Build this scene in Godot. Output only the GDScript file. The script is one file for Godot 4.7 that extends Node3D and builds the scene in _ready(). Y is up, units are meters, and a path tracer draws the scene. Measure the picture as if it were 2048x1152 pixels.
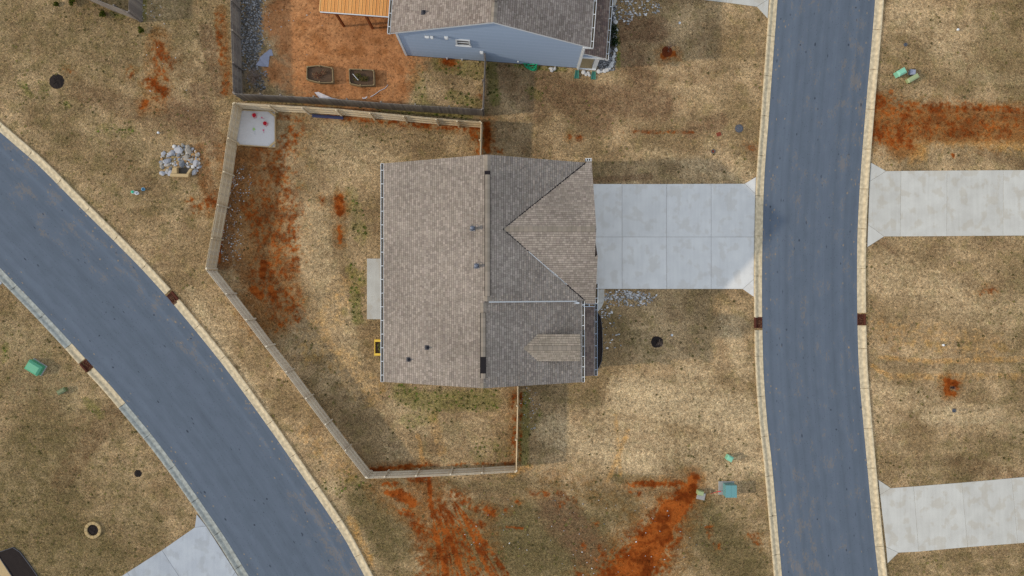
extends Node3D
# A suburban lot seen from 50 m straight above. u, v are survey-plan coordinates; site() turns them into metres.
const CAM_H := 50.0
const PLAN := 0.03663
const LIT := 1.42          # how bright a sunlit level surface of albedo 1 comes out; alb() divides by it
var rng := RandomNumberGenerator.new()
var used := {}
var M := {}
var lut := PackedFloat32Array()   # shown 8-bit value -> linear base colour

# ------------------------------------------------------------------ helpers
func site(u: float, v: float, h := 0.0) -> Vector3:
	var s := (CAM_H - h) / CAM_H * PLAN
	return Vector3((u - 1024.0) * s, h, (v - 576.0) * s)
func flat(u: float, v: float, h := 0.0) -> Vector3:
	var p := site(u, v, h)
	return Vector3(p.x, 0, p.z)
func s2(u: float, v: float) -> Vector2:
	var p := site(u, v)
	return Vector2(p.x, p.z)
func lin(r: float, g: float, b: float) -> Color:
	return Color(lut[clampi(int(r), 0, 255)], lut[clampi(int(g), 0, 255)], lut[clampi(int(b), 0, 255)])
func alb(r: float, g: float, b: float) -> Color:
	return lin(r, g, b).linear_to_srgb()
func numbered(called: String) -> String:
	if not used.has(called):
		used[called] = 0
		return called
	used[called] += 1
	return "%s_%03d" % [called, used[called]]
func thing(called: String, label: String, category: String, at := Vector3.ZERO, turn := 0.0, group := "") -> Node3D:
	var o := Node3D.new()
	o.name = numbered(called)
	add_child(o)
	o.position = at
	o.rotation.y = turn
	tag(o, label, category, group)
	return o
func tag(o: Node, label: String, category: String, group := "", kind := "") -> void:
	o.set_meta("label", label)
	o.set_meta("category", category)
	if group: o.set_meta("group", group)
	if kind: o.set_meta("kind", kind)
func part(called: String, mesh: Mesh, m: Material, parent: Node, at := Vector3.ZERO, turn := 0.0) -> MeshInstance3D:
	var o := MeshInstance3D.new()
	o.name = called if parent != self else numbered(called)
	o.mesh = mesh
	o.material_override = m
	parent.add_child(o, true)
	o.position = at
	o.rotation.y = turn
	return o
func struct(called: String, mesh: Mesh, m: Material, label: String, category: String) -> MeshInstance3D:
	var o := part(called, mesh, m, self)
	tag(o, label, category, "", "structure")
	return o
func begin() -> SurfaceTool:
	var st := SurfaceTool.new()
	st.begin(Mesh.PRIMITIVE_TRIANGLES)
	st.set_smooth_group(-1)
	return st
func tri(st: SurfaceTool, a: Vector3, b: Vector3, c: Vector3) -> void:
	st.add_vertex(a); st.add_vertex(b); st.add_vertex(c)
func quad(st: SurfaceTool, a: Vector3, b: Vector3, c: Vector3, d: Vector3) -> void:
	tri(st, a, b, c); tri(st, a, c, d)
func done(st: SurfaceTool) -> ArrayMesh:
	st.generate_normals()
	return st.commit()
func box(st: SurfaceTool, c: Vector3, s: Vector3, turn := 0.0, bev := 0.0) -> void:
	# a box with chamfered top edges
	var B := Basis(Vector3.UP, turn)
	var h := s / 2.0
	var P := func(x: float, y: float, z: float) -> Vector3: return c + B * Vector3(x, y, z)
	var k := bev
	var r0 := [P.call(-h.x, -h.y, -h.z), P.call(h.x, -h.y, -h.z), P.call(h.x, -h.y, h.z), P.call(-h.x, -h.y, h.z)]
	var r1 := [P.call(-h.x, h.y - k, -h.z), P.call(h.x, h.y - k, -h.z), P.call(h.x, h.y - k, h.z), P.call(-h.x, h.y - k, h.z)]
	var r2 := [P.call(-h.x + k, h.y, -h.z + k), P.call(h.x - k, h.y, -h.z + k), P.call(h.x - k, h.y, h.z - k), P.call(-h.x + k, h.y, h.z - k)]
	for i in 4:
		var j := (i + 1) % 4
		quad(st, r0[i], r0[j], r1[j], r1[i])
		if k > 0.0: quad(st, r1[i], r1[j], r2[j], r2[i])
	quad(st, r2[0], r2[1], r2[2], r2[3])
	quad(st, r0[3], r0[2], r0[1], r0[0])
func box_mesh(s: Vector3, bev := 0.0) -> ArrayMesh:
	var st := begin()
	box(st, Vector3.ZERO, s, 0.0, bev)
	return done(st)
func prism(st: SurfaceTool, poly: PackedVector2Array, y0: float, y1: float, bev := 0.0) -> void:
	var p := poly
	if not Geometry2D.is_polygon_clockwise(p): p.reverse()
	var n := p.size()
	var q := p
	if bev > 0.0:
		var inset := Geometry2D.offset_polygon(p, -bev, Geometry2D.JOIN_MITER)
		if inset.size() == 1 and inset[0].size() == n:
			q = inset[0]
			if not Geometry2D.is_polygon_clockwise(q): q.reverse()
			var best := 0
			for i in n:
				if q[i].distance_to(p[0]) < q[best].distance_to(p[0]): best = i
			var r := PackedVector2Array()
			for i in n: r.append(q[(i + best) % n])
			q = r
	for i in n:
		var j := (i + 1) % n
		quad(st, Vector3(p[i].x, y0, p[i].y), Vector3(p[j].x, y0, p[j].y), Vector3(p[j].x, y1 - bev, p[j].y), Vector3(p[i].x, y1 - bev, p[i].y))
		if bev > 0.0: quad(st, Vector3(p[i].x, y1 - bev, p[i].y), Vector3(p[j].x, y1 - bev, p[j].y), Vector3(q[j].x, y1, q[j].y), Vector3(q[i].x, y1, q[i].y))
	var t := Geometry2D.triangulate_polygon(q)
	for i in range(0, t.size(), 3):
		tri(st, Vector3(q[t[i]].x, y1, q[t[i]].y), Vector3(q[t[i + 1]].x, y1, q[t[i + 1]].y), Vector3(q[t[i + 2]].x, y1, q[t[i + 2]].y))
func prism_mesh(poly: PackedVector2Array, y0: float, y1: float, bev := 0.0) -> ArrayMesh:
	var st := begin()
	prism(st, poly, y0, y1, bev)
	return done(st)
func lathe_mesh(profile: PackedVector2Array, n := 20, squash := 1.0) -> ArrayMesh:
	var st := begin()
	st.set_smooth_group(1)
	for i in n:
		var a := TAU * i / n
		var b := TAU * (i + 1) / n
		for k in profile.size() - 1:
			var p := profile[k]
			var q := profile[k + 1]
			quad(st, Vector3(cos(a) * p.x, p.y, sin(a) * p.x * squash), Vector3(cos(b) * p.x, p.y, sin(b) * p.x * squash), Vector3(cos(b) * q.x, q.y, sin(b) * q.x * squash), Vector3(cos(a) * q.x, q.y, sin(a) * q.x * squash))
	return done(st)
func tube(st: SurfaceTool, path: PackedVector3Array, r: float, n := 6, r_end := -1.0) -> void:
	var m := path.size()
	for i in m - 1:
		var d := (path[i + 1] - path[i]).normalized()
		var x := d.cross(Vector3.UP if absf(d.y) < 0.9 else Vector3.RIGHT).normalized()
		var y := d.cross(x)
		var ra := r if r_end < 0.0 else lerpf(r, r_end, float(i) / (m - 1))
		var rb := r if r_end < 0.0 else lerpf(r, r_end, float(i + 1) / (m - 1))
		for k in n:
			var a := TAU * k / n
			var b := TAU * (k + 1) / n
			quad(st, path[i] + (x * cos(a) + y * sin(a)) * ra, path[i] + (x * cos(b) + y * sin(b)) * ra, path[i + 1] + (x * cos(b) + y * sin(b)) * rb, path[i + 1] + (x * cos(a) + y * sin(a)) * rb)
func rock_mesh(n: int) -> ArrayMesh:
	var r := RandomNumberGenerator.new()
	r.seed = 900 + n
	var dirs := []
	for i in 9: dirs.append([Vector3(r.randf_range(-1, 1), r.randf_range(-1, 1), r.randf_range(-1, 1)).normalized(), r.randf_range(0.55, 0.9)])
	var stretch := Vector3(1, r.randf_range(0.5, 0.75), r.randf_range(0.6, 0.95))
	var st := begin()
	var ring := func(i: int, j: int) -> Vector3:
		var d := Vector3(sin(PI * i / 6.0) * cos(TAU * j / 9.0), cos(PI * i / 6.0), sin(PI * i / 6.0) * sin(TAU * j / 9.0))
		var m := 1.0
		for e in dirs:
			var t: float = d.dot(e[0])
			if t > 0.05: m = minf(m, e[1] / t)
		return d * m * stretch
	for i in 6:
		for j in 9:
			quad(st, ring.call(i, j), ring.call(i, j + 1), ring.call(i + 1, j + 1), ring.call(i + 1, j))
	return done(st)
func noise(seed_: int, freq: float, oct := 3) -> FastNoiseLite:
	var f := FastNoiseLite.new()
	f.noise_type = FastNoiseLite.TYPE_SIMPLEX_SMOOTH
	f.seed = seed_
	f.frequency = freq
	f.fractal_octaves = oct
	return f
func bytes(seed_: int, freq: float, w: int, h: int, oct := 3) -> PackedByteArray:
	var im := noise(seed_, freq, oct).get_image(w, h, false, false, true)
	im.convert(Image.FORMAT_L8)
	return im.get_data()
func grain_tex(c0: Color, c1: Color, seed_: int, freq := 0.06, speck := 0.25, size := 256) -> ImageTexture:
	# base colour mottled between two tones with a fine grain (tones as shown in daylight)
	var im := noise(seed_, freq, 4).get_seamless_image(size, size)
	im.convert(Image.FORMAT_L8)
	var a := im.get_data()
	var r := RandomNumberGenerator.new()
	r.seed = seed_
	var out := PackedByteArray()
	out.resize(size * size * 3)
	for i in size * size:
		var t := clampf((a[i] / 255.0 - 0.5) * 1.5 + 0.5 + (r.randf() - 0.5) * speck, 0, 1)
		out[i * 3] = int(lerpf(c0.r8, c1.r8, t))
		out[i * 3 + 1] = int(lerpf(c0.g8, c1.g8, t))
		out[i * 3 + 2] = int(lerpf(c0.b8, c1.b8, t))
	var img := Image.create_from_data(size, size, false, Image.FORMAT_RGB8, out)
	img.generate_mipmaps()
	return ImageTexture.create_from_image(img)
func plain(c: Color, rough := 0.9, metal := 0.0) -> StandardMaterial3D:
	var m := StandardMaterial3D.new()
	m.albedo_color = c
	m.roughness = rough
	m.metallic = metal
	if rough >= 0.85: m.metallic_specular = 0.12   # dry, dusty surfaces
	return m
func grainy(c0: Color, c1: Color, seed_: int, scale := 1.0, rough := 0.9, freq := 0.06, speck := 0.3) -> StandardMaterial3D:
	var m := plain(Color.WHITE, rough)
	m.albedo_texture = grain_tex(c0, c1, seed_, freq, speck)
	m.uv1_triplanar = true
	m.uv1_world_triplanar = true
	m.uv1_scale = Vector3.ONE * scale
	return m
func stained(c0: Color, c1: Color, stain: Color, seed_: int) -> StandardMaterial3D:
	# broom-finished concrete with drips and tyre dirt, one tile over 9 m
	var n := 512
	var a := noise(seed_, 0.012, 4).get_seamless_image(n, n)
	var b := noise(seed_ + 50, 0.013, 6).get_seamless_image(n, n)
	var w := noise(seed_ + 90, 0.06, 3).get_seamless_image(n, n / 16)
	w.resize(n, n, Image.INTERPOLATE_BILINEAR)
	for im in [a, b, w]: im.convert(Image.FORMAT_L8)
	var da: PackedByteArray = a.get_data()
	var db: PackedByteArray = b.get_data()
	var dw: PackedByteArray = w.get_data()
	var r := RandomNumberGenerator.new()
	r.seed = seed_
	var o := PackedByteArray()
	o.resize(n * n * 3)
	for i in n * n:
		var t := clampf(da[i] / 255.0 + (dw[i] / 255.0 - 0.5) * 0.5 + (r.randf() - 0.5) * 0.5, 0, 1)
		var c := c0.lerp(c1, t).lerp(stain, clampf((db[i] / 255.0 * 0.9 + dw[i] / 255.0 * 0.1 - 0.56) * 2.0, 0, 0.26))
		o[i * 3] = c.r8
		o[i * 3 + 1] = c.g8
		o[i * 3 + 2] = c.b8
	var img := Image.create_from_data(n, n, false, Image.FORMAT_RGB8, o)
	img.generate_mipmaps()
	var m := plain(Color.WHITE, 0.9)
	m.albedo_texture = ImageTexture.create_from_image(img)
	m.uv1_triplanar = true
	m.uv1_world_triplanar = true
	m.uv1_scale = Vector3.ONE / 9.0
	return m
func tinted(rough := 0.95) -> StandardMaterial3D:
	var m := plain(Color.WHITE, rough)
	m.vertex_color_use_as_albedo = true
	return m

# ------------------------------------------------------------------ ground painting: soil and turf colours, with some corner darkening painted in
const GW := 1400
const GH := 896
const GX := 50.0
const GZ := 32.0
const GS := 14.0
var weight := {}
var gr := PackedByteArray()
var hard := PackedByteArray()       # 1 where paving or a building stands, no grass grows
func dab(kind: String, a: Array) -> void:
	if not weight.has(kind):
		var w := PackedFloat32Array()
		w.resize(GW * GH)
		weight[kind] = w
	var arr: PackedFloat32Array = weight[kind]
	var p0 := (s2(a[0], a[1]) + Vector2(GX, GZ)) * GS
	var p1 := (s2(a[2], a[3]) + Vector2(GX, GZ)) * GS
	var r: float = a[4] * PLAN * GS
	var s: float = a[5]
	var ex := r * 1.55 + 1.0
	var d := p1 - p0
	var dd := maxf(d.length_squared(), 0.0001)
	for y in range(maxi(0, int(minf(p0.y, p1.y) - ex)), mini(GH, int(maxf(p0.y, p1.y) + ex) + 1)):
		for x in range(maxi(0, int(minf(p0.x, p1.x) - ex)), mini(GW, int(maxf(p0.x, p1.x) + ex) + 1)):
			var q := Vector2(x, y)
			var t := clampf((q - p0).dot(d) / dd, 0, 1)
			var e := q.distance_to(p0 + d * t) / r
			if e < 1.5:
				var k := s * smoothstep(1.5, 0.4, e)
				var i := y * GW + x
				if k > arr[i]: arr[i] = k
	weight[kind] = arr
	if kind == "clay" and a[4] >= 5: dab("rust", [a[0], a[1], a[2], a[3], a[4] * 1.7 + 7, a[5] * 0.62])
func pave(poly: PackedVector2Array) -> void:
	# marks the cells of a polygon as built over
	var lo := 1e9
	var hi := -1e9
	for p in poly:
		lo = minf(lo, p.y); hi = maxf(hi, p.y)
	var n := poly.size()
	for y in range(maxi(0, int((lo + GZ) * GS)), mini(GH, int((hi + GZ) * GS) + 1)):
		var z := (y + 0.5) / GS - GZ
		var xs := []
		for i in n:
			var a := poly[i]
			var b := poly[(i + 1) % n]
			if (a.y <= z) != (b.y <= z): xs.append(a.x + (z - a.y) / (b.y - a.y) * (b.x - a.x))
		xs.sort()
		for k in range(0, xs.size() - 1, 2):
			for x in range(maxi(0, int((xs[k] + GX) * GS)), mini(GW, int((xs[k + 1] + GX) * GS) + 1)): hard[y * GW + x] = 1
func at_cell(x: float, z: float) -> int:
	return clampi(int((z + GZ) * GS), 0, GH - 1) * GW + clampi(int((x + GX) * GS), 0, GW - 1)
func plan_poly(a: Array) -> PackedVector2Array:
	var p := PackedVector2Array()
	for i in range(0, a.size(), 2): p.append(s2(a[i], a[i + 1]))
	return p

func paint_ground() -> void:
	# bare red clay: u0 v0 u1 v1 radius strength
	for a in [[545, 310, 550, 400, 50, .46], [560, 420, 560, 520, 50, .5], [535, 540, 570, 610, 45, .5], [590, 260, 570, 300, 22, .55], [527, 525, 523, 550, 9, .95], [505, 578, 520, 590, 10, .95], [540, 575, 548, 590, 9, .9], [575, 590, 590, 635, 12, .6], [500, 410, 520, 470, 22, .6], [580, 440, 590, 520, 12, .6], [560, 650, 555, 660, 9, .5],
		[678, 396, 679, 422, 11, .85], [678, 456, 679, 485, 6, .8], [643, 395, 641, 410, 6, .55], [315, 90, 322, 140, 15, .62], [298, 165, 325, 180, 14, .72], [290, 203, 284, 215, 8, .8], [262, 140, 258, 148, 9, .5], [330, 120, 320, 190, 20, .45], [436, 30, 452, 180, 12, .42], [408, 412, 424, 400, 14, .62], [380, 400, 392, 420, 10, .5],
		[650, 232, 800, 245, 6, .62], [800, 246, 955, 258, 7, .66], [945, 262, 957, 306, 9, .6], [973, 248, 974, 300, 8, .9], [985, 285, 1000, 300, 8, .5], [440, 560, 735, 945, 5, .5], [745, 938, 850, 930, 6, .8], [850, 930, 1030, 925, 4, .5], [448, 390, 437, 525, 4, .8], [560, 235, 600, 240, 9, .5],
		[1028, 785, 1027, 930, 6, .55], [1041, 785, 1039, 925, 4, .6], [857, 955, 861, 1010, 5, .85], [862, 1000, 872, 1060, 10, .7], [880, 1000, 905, 1060, 9, .6], [868, 1060, 895, 1160, 8, .85], [893, 1060, 930, 1160, 7, .9], [905, 1050, 955, 1160, 5, .6], [925, 1030, 985, 1160, 5, .8], [945, 1055, 975, 1100, 6, .75], [850, 1060, 850, 1160, 22, .5], [870, 1040, 960, 1050, 12, .62],
		[775, 985, 800, 985, 9, .85], [800, 990, 825, 1005, 13, .85], [800, 1020, 820, 1028, 9, .7], [830, 1045, 845, 1060, 14, .72], [765, 970, 790, 968, 7, .6], [820, 955, 850, 958, 8, .7], [905, 990, 930, 1000, 12, .6], [940, 1012, 955, 1018, 8, .7], [968, 1018, 985, 1026, 9, .8], [1062, 985, 1095, 988, 6, .6], [1030, 1003, 1038, 1005, 5, .6], [1012, 1053, 1045, 1056, 3, .8], [1010, 1018, 1015, 1022, 5, .6], [1125, 1004, 1120, 1010, 6, .5], [1150, 1140, 1158, 1145, 9, .6], [1165, 1090, 1168, 1092, 6, .6], [1120, 985, 1160, 1000, 10, .42], [1185, 1040, 1195, 1048, 6, .5],
		[1385, 958, 1378, 985, 14, .95], [1375, 985, 1345, 1030, 24, .95], [1340, 1020, 1310, 1080, 32, .95], [1310, 1075, 1270, 1130, 45, .9], [1290, 1110, 1230, 1170, 58, .82], [1262, 968, 1365, 966, 8, .78], [1255, 975, 1275, 985, 9, .6], [1360, 1060, 1350, 1080, 12, .6], [1395, 1030, 1420, 1060, 8, .4], [1500, 1070, 1525, 1085, 12, .5], [1200, 1095, 1210, 1120, 10, .5], [1415, 1065, 1435, 1095, 8, .42],
		[1752, 205, 1800, 225, 26, .66], [1752, 265, 1810, 280, 26, .7], [1790, 215, 1930, 215, 14, .62], [1930, 212, 2080, 222, 8, .66], [1790, 250, 2000, 255, 30, .52], [1980, 245, 2080, 255, 22, .5], [1779, 182, 1781, 183, 6, .7], [1904, 308, 1906, 311, 4, .8], [1893, 762, 1910, 765, 9, .9], [1892, 770, 1895, 785, 8, .9], [1908, 772, 1912, 776, 6, .9], [1898, 786, 1908, 785, 6, .9], [1975, 580, 1985, 581, 9, .6], [1960, 585, 1970, 582, 6, .5],
		[1240, 262, 1385, 264, 4, .5], [1140, 273, 1158, 276, 7, .55], [1325, 110, 1345, 106, 9, .85], [1495, 290, 1505, 296, 8, .45], [890, 120, 905, 126, 9, .8], [960, 190, 965, 195, 5, .5], [150, 145, 125, 138, 5, .4]]: dab("clay", a)
	for i in 15:
		var f := i / 14.0
		var bend := sin(i * 2.3) * 8.0
		dab("clay", [858 + f * 62 + bend, 1000 + 22 * absf(sin(i * 1.7)), 872 + f * 92, 1070 + bend, 2.2, .8])
		dab("clay", [872 + f * 92, 1070 + bend, 876 + f * 150, 1165, 2.2 + (i % 3), .78])
	for a in [[1760, 245, 2080, 245, 42, .95], [1755, 215, 1800, 285, 36, .9], [500, 320, 540, 610, 74, .72], [465, 330, 450, 520, 24, .5], [850, 1000, 900, 1150, 60, .66], [960, 1040, 980, 1150, 40, .5], [1330, 1050, 1250, 1150, 70, .6], [315, 80, 310, 200, 32, .55], [400, 300, 420, 420, 20, .5], [440, 20, 455, 180, 14, .6], [1100, 960, 1250, 1000, 40, .34], [760, 970, 850, 1050, 40, .5]]: dab("rust", a)
	for a in [[660, 20, 760, 90, 95, .95], [600, 60, 640, 150, 62, .9], [690, 150, 720, 175, 60, .95], [800, 150, 810, 175, 20, .6], [760, 110, 785, 180, 38, .85], [560, 40, 590, 10, 45, .8], [550, 140, 600, 170, 30, .7]]: dab("soil", a)
	for a in [[1820, 250, 2080, 270, 42, .62], [1760, 240, 1830, 300, 30, .6], [1760, 714, 1860, 722, 6, .46], [1860, 722, 2080, 716, 7, .44], [1742, 730, 1780, 752, 6, .5], [1780, 752, 2080, 752, 9, .4], [1255, 860, 1215, 960, 6, .5], [1230, 830, 1240, 950, 5, .42], [1020, 950, 1060, 930, 8, .45], [700, 560, 620, 700, 40, .34], [640, 690, 740, 780, 40, .36], [865, 830, 880, 900, 14, .4], [835, 870, 845, 925, 6, .5], [1740, 660, 1990, 690, 40, .33], [600, 860, 700, 950, 22, .34], [390, 640, 420, 700, 12, .36], [700, 1040, 740, 1130, 12, .5], [1120, 90, 1160, 120, 20, .3]]: dab("ochre", a)
	for a in [[700, 385, 720, 470, 18, .5], [700, 540, 720, 560, 16, .6], [708, 580, 714, 640, 12, .72], [688, 620, 690, 626, 8, .5], [800, 785, 830, 800, 22, .7], [850, 800, 980, 800, 24, .72], [815, 840, 860, 830, 20, .5], [960, 905, 1000, 900, 30, .34], [650, 206, 760, 214, 5, .9], [760, 216, 940, 231, 7, .95], [480, 197, 640, 206, 4, .75], [880, 125, 960, 140, 22, .6], [830, 140, 840, 200, 22, .48], [900, 190, 955, 205, 12, .62], [982, 130, 988, 200, 13, .8], [1062, 180, 1074, 190, 12, .6], [1030, 130, 1130, 138, 6, .7], [1228, 20, 1236, 130, 6, .85], [1050, 790, 1046, 920, 12, .75], [1060, 850, 1075, 830, 14, .45], [288, 0, 286, 38, 6, .85], [225, 24, 245, 30, 9, .6], [100, 160, 55, 190, 18, .34], [40, 165, 60, 190, 8, .6], [130, 205, 136, 212, 6, .6], [545, 30, 500, 110, 20, .3], [200, 255, 260, 262, 14, .4], [640, 980, 740, 960, 20, .35], [10, 690, 8, 720, 8, .6], [170, 800, 200, 830, 10, .6]]: dab("green", a)
	for a in [[0, 60, 420, 60, 160, .4], [60, 300, 340, 380, 100, .34], [60, 720, 200, 1100, 200, .42], [700, 1080, 1500, 1120, 130, .4], [2040, 40, 2040, 300, 70, .4], [2040, 560, 2040, 900, 60, .36], [1780, 1150, 2060, 1130, 50, .4], [120, 80, 400, 60, 70, .45], [60, 200, 300, 330, 60, .4], [200, 360, 380, 420, 40, .36], [90, 900, 60, 1120, 110, .6], [30, 1000, 200, 1130, 90, .6], [240, 980, 300, 1060, 50, .5], [60, 620, 100, 900, 20, .4], [700, 960, 1000, 975, 16, .5], [900, 1090, 1200, 1120, 60, .75], [1040, 1040, 1180, 1060, 50, .7], [740, 1020, 780, 1100, 40, .66], [1390, 1030, 1500, 1140, 60, .66], [1960, 20, 2060, 320, 30, .4], [1780, 100, 1940, 160, 40, .35], [1850, 950, 2060, 900, 40, .45], [470, 590, 640, 720, 16, .4], [1000, 330, 1200, 345, 12, .4], [730, 1000, 790, 1080, 50, .6], [960, 1040, 1150, 1100, 62, .62], [1010, 970, 1220, 990, 28, .42], [1130, 1020, 1240, 1020, 50, .55], [1000, 1130, 1160, 1140, 40, .6], [1420, 1040, 1480, 1130, 55, .58], [1300, 960, 1230, 955, 14, .5], [1500, 950, 1510, 960, 20, .35], [640, 730, 720, 860, 26, .35], [80, 940, 60, 1040, 90, .52], [190, 1010, 240, 1120, 70, .42], [150, 850, 120, 900, 40, .45], [330, 1000, 380, 1040, 20, .4], [40, 40, 260, 60, 60, .36], [30, 130, 120, 240, 40, .3], [900, 860, 1000, 920, 30, .33], [1080, 780, 1190, 800, 22, .4], [1890, 900, 2050, 890, 30, .42], [1960, 130, 2060, 120, 40, .35], [1800, 1140, 2060, 1130, 26, .4], [1220, 640, 1300, 700, 34, .4], [650, 280, 830, 280, 24, .3], [600, 760, 680, 880, 14, .4]]: dab("olive", a)  # olive turf; the outer dabs also carry lens corner darkening in their colour
	for a in [[1000, 150, 1080, 220, 30, .45], [1090, 170, 1200, 240, 40, .5], [1400, 60, 1440, 160, 40, .3], [1110, 1020, 1180, 1100, 44, .62], [820, 970, 1000, 1000, 30, .36], [160, 180, 330, 240, 30, .4], [230, 300, 300, 380, 30, .34], [410, 60, 440, 180, 20, .5], [1900, 920, 2060, 960, 22, .4], [1770, 640, 1790, 700, 16, .3], [640, 720, 690, 790, 14, .3], [1960, 300, 2060, 335, 14, .4], [478, 320, 455, 420, 26, .85], [455, 420, 445, 520, 22, .9], [470, 520, 520, 580, 18, .55], [500, 350, 520, 350, 16, .5], [1130, 190, 1320, 210, 42, .55], [1225, 60, 1310, 60, 34, .62], [1260, 110, 1290, 160, 34, .55], [1380, 260, 1440, 240, 20, .5], [345, 220, 390, 250, 34, .55], [350, 130, 440, 160, 40, .36], [395, 180, 430, 300, 26, .5], [390, 300, 420, 380, 22, .5], [980, 240, 1100, 330, 24, .34], [1200, 230, 1450, 330, 24, .3], [1130, 1060, 1160, 1080, 24, .5], [140, 100, 180, 110, 18, .3], [1180, 360, 1300, 352, 8, .5], [230, 820, 120, 960, 30, .4], [1790, 500, 1760, 480, 12, .4], [1560, 0, 1540, 300, 4, .3], [1340, 140, 1400, 150, 30, .35]]: dab("brown", a)
	for a in [[1250, 790, 1480, 830, 50, .7], [1100, 860, 1300, 930, 40, .6], [1380, 900, 1500, 930, 40, .55], [1450, 640, 1490, 740, 24, .5], [620, 420, 660, 560, 30, .5], [640, 560, 720, 760, 34, .5], [780, 820, 960, 900, 30, .45], [1760, 560, 2060, 620, 40, .45], [1760, 780, 2040, 860, 30, .45], [1800, 20, 1940, 130, 40, .45], [20, 660, 140, 800, 30, .5], [380, 590, 520, 820, 22, .55], [660, 250, 780, 330, 30, .45], [1300, 300, 1490, 350, 20, .45], [600, 480, 690, 640, 40, .5], [1380, 760, 1480, 880, 50, .55], [1200, 830, 1330, 900, 44, .5], [1780, 540, 2000, 640, 50, .42], [1990, 830, 1860, 830, 26, .62], [1300, 860, 1480, 900, 30, .4], [780, 905, 900, 930, 22, .4], [660, 980, 690, 1050, 24, .55], [80, 690, 40, 780, 36, .45], [390, 620, 500, 790, 24, .4], [750, 250, 900, 270, 12, .36], [640, 300, 720, 340, 28, .42], [1850, 40, 2000, 90, 40, .36], [1950, 150, 2040, 160, 16, .5], [1750, 820, 1800, 900, 20, .35], [1420, 300, 1490, 340, 26, .4], [870, 860, 960, 850, 20, .42], [1990, 600, 2048, 560, 30, .3], [620, 640, 700, 760, 24, .34]]: dab("pale", a)
	for a in [[505, 0, 500, 80, 17, .95], [500, 80, 506, 130, 15, .85], [478, 0, 486, 180, 6, .6], [512, 140, 515, 175, 14, .6], [1222, 0, 1224, 125, 8, .98], [1200, 128, 1222, 122, 10, .98]]: dab("stone", a)
	var n_fine := bytes(11, 0.23, GW, GH, 2)
	var n_mid := bytes(12, 0.06, GW, GH, 3)
	var n_big := bytes(13, 0.013, GW, GH, 3)
	var n_alt := bytes(14, 0.035, GW, GH, 3)
	var n_patch := bytes(15, 0.11, GW, GH, 3)
	var im_s := noise(16, 0.09, 3).get_image(GW / 10, GH, false, false, true)   # faint mowing and grading lines
	im_s.convert(Image.FORMAT_L8)
	im_s.resize(GW, GH, Image.INTERPOLATE_CUBIC)
	var n_line := im_s.get_data()
	gr.resize(GW * GH * 3)
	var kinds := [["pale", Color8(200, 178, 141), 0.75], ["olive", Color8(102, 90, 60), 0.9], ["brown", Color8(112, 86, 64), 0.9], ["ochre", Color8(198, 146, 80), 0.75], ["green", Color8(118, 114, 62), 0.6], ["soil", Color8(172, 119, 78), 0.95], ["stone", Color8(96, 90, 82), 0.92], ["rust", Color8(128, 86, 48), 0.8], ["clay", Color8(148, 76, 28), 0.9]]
	for i in GW * GH:
		var big := n_big[i] / 255.0
		var mid := n_mid[i] / 255.0
		var fine := n_fine[i] / 255.0
		var alt := n_alt[i] / 255.0
		var pat := n_patch[i] / 255.0
		var c := Color8(176, 151, 115).lerp(Color8(140, 118, 86), clampf(big * 2.2 - 0.6, 0, 1))
		c = c.lerp(Color8(132, 107, 78), clampf((alt - 0.5) * 1.3, 0, 0.4))
		c = c.lerp(Color8(120, 108, 66), clampf((mid - 0.54) * 1.2, 0, 0.3))
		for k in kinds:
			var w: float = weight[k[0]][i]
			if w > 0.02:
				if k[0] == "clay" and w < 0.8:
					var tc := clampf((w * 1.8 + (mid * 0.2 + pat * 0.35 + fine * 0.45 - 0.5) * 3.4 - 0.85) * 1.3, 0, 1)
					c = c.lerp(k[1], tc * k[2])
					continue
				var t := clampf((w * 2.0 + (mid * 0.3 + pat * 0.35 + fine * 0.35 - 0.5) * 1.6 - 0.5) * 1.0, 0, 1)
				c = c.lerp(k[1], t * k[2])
		var so: float = weight["soil"][i]
		if so > 0.3: c = c.lerp(Color8(138, 88, 50), clampf((alt * 0.7 + mid * 0.6 - 0.6) * 2.0, 0, 0.7) * so).lerp(Color8(196, 146, 102), clampf((big + pat * 0.4 - 0.72) * 1.6, 0, 0.5) * so)
		var cl: float = weight["clay"][i]
		if cl > 0.25: c = c.lerp(Color8(84, 34, 10), clampf((alt * 0.8 + pat * 0.7 + fine * 0.3 - 0.76) * 2.2, 0, 0.8) * cl)
		var f := 0.79 + fine * 0.14 + pat * 0.1 + rng.randf() * 0.12 + n_line[i] / 255.0 * 0.14
		gr[i * 3] = clampi(int(c.r8 * f), 0, 255)
		gr[i * 3 + 1] = clampi(int(c.g8 * f), 0, 255)
		gr[i * 3 + 2] = clampi(int(c.b8 * f), 0, 255)

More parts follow.
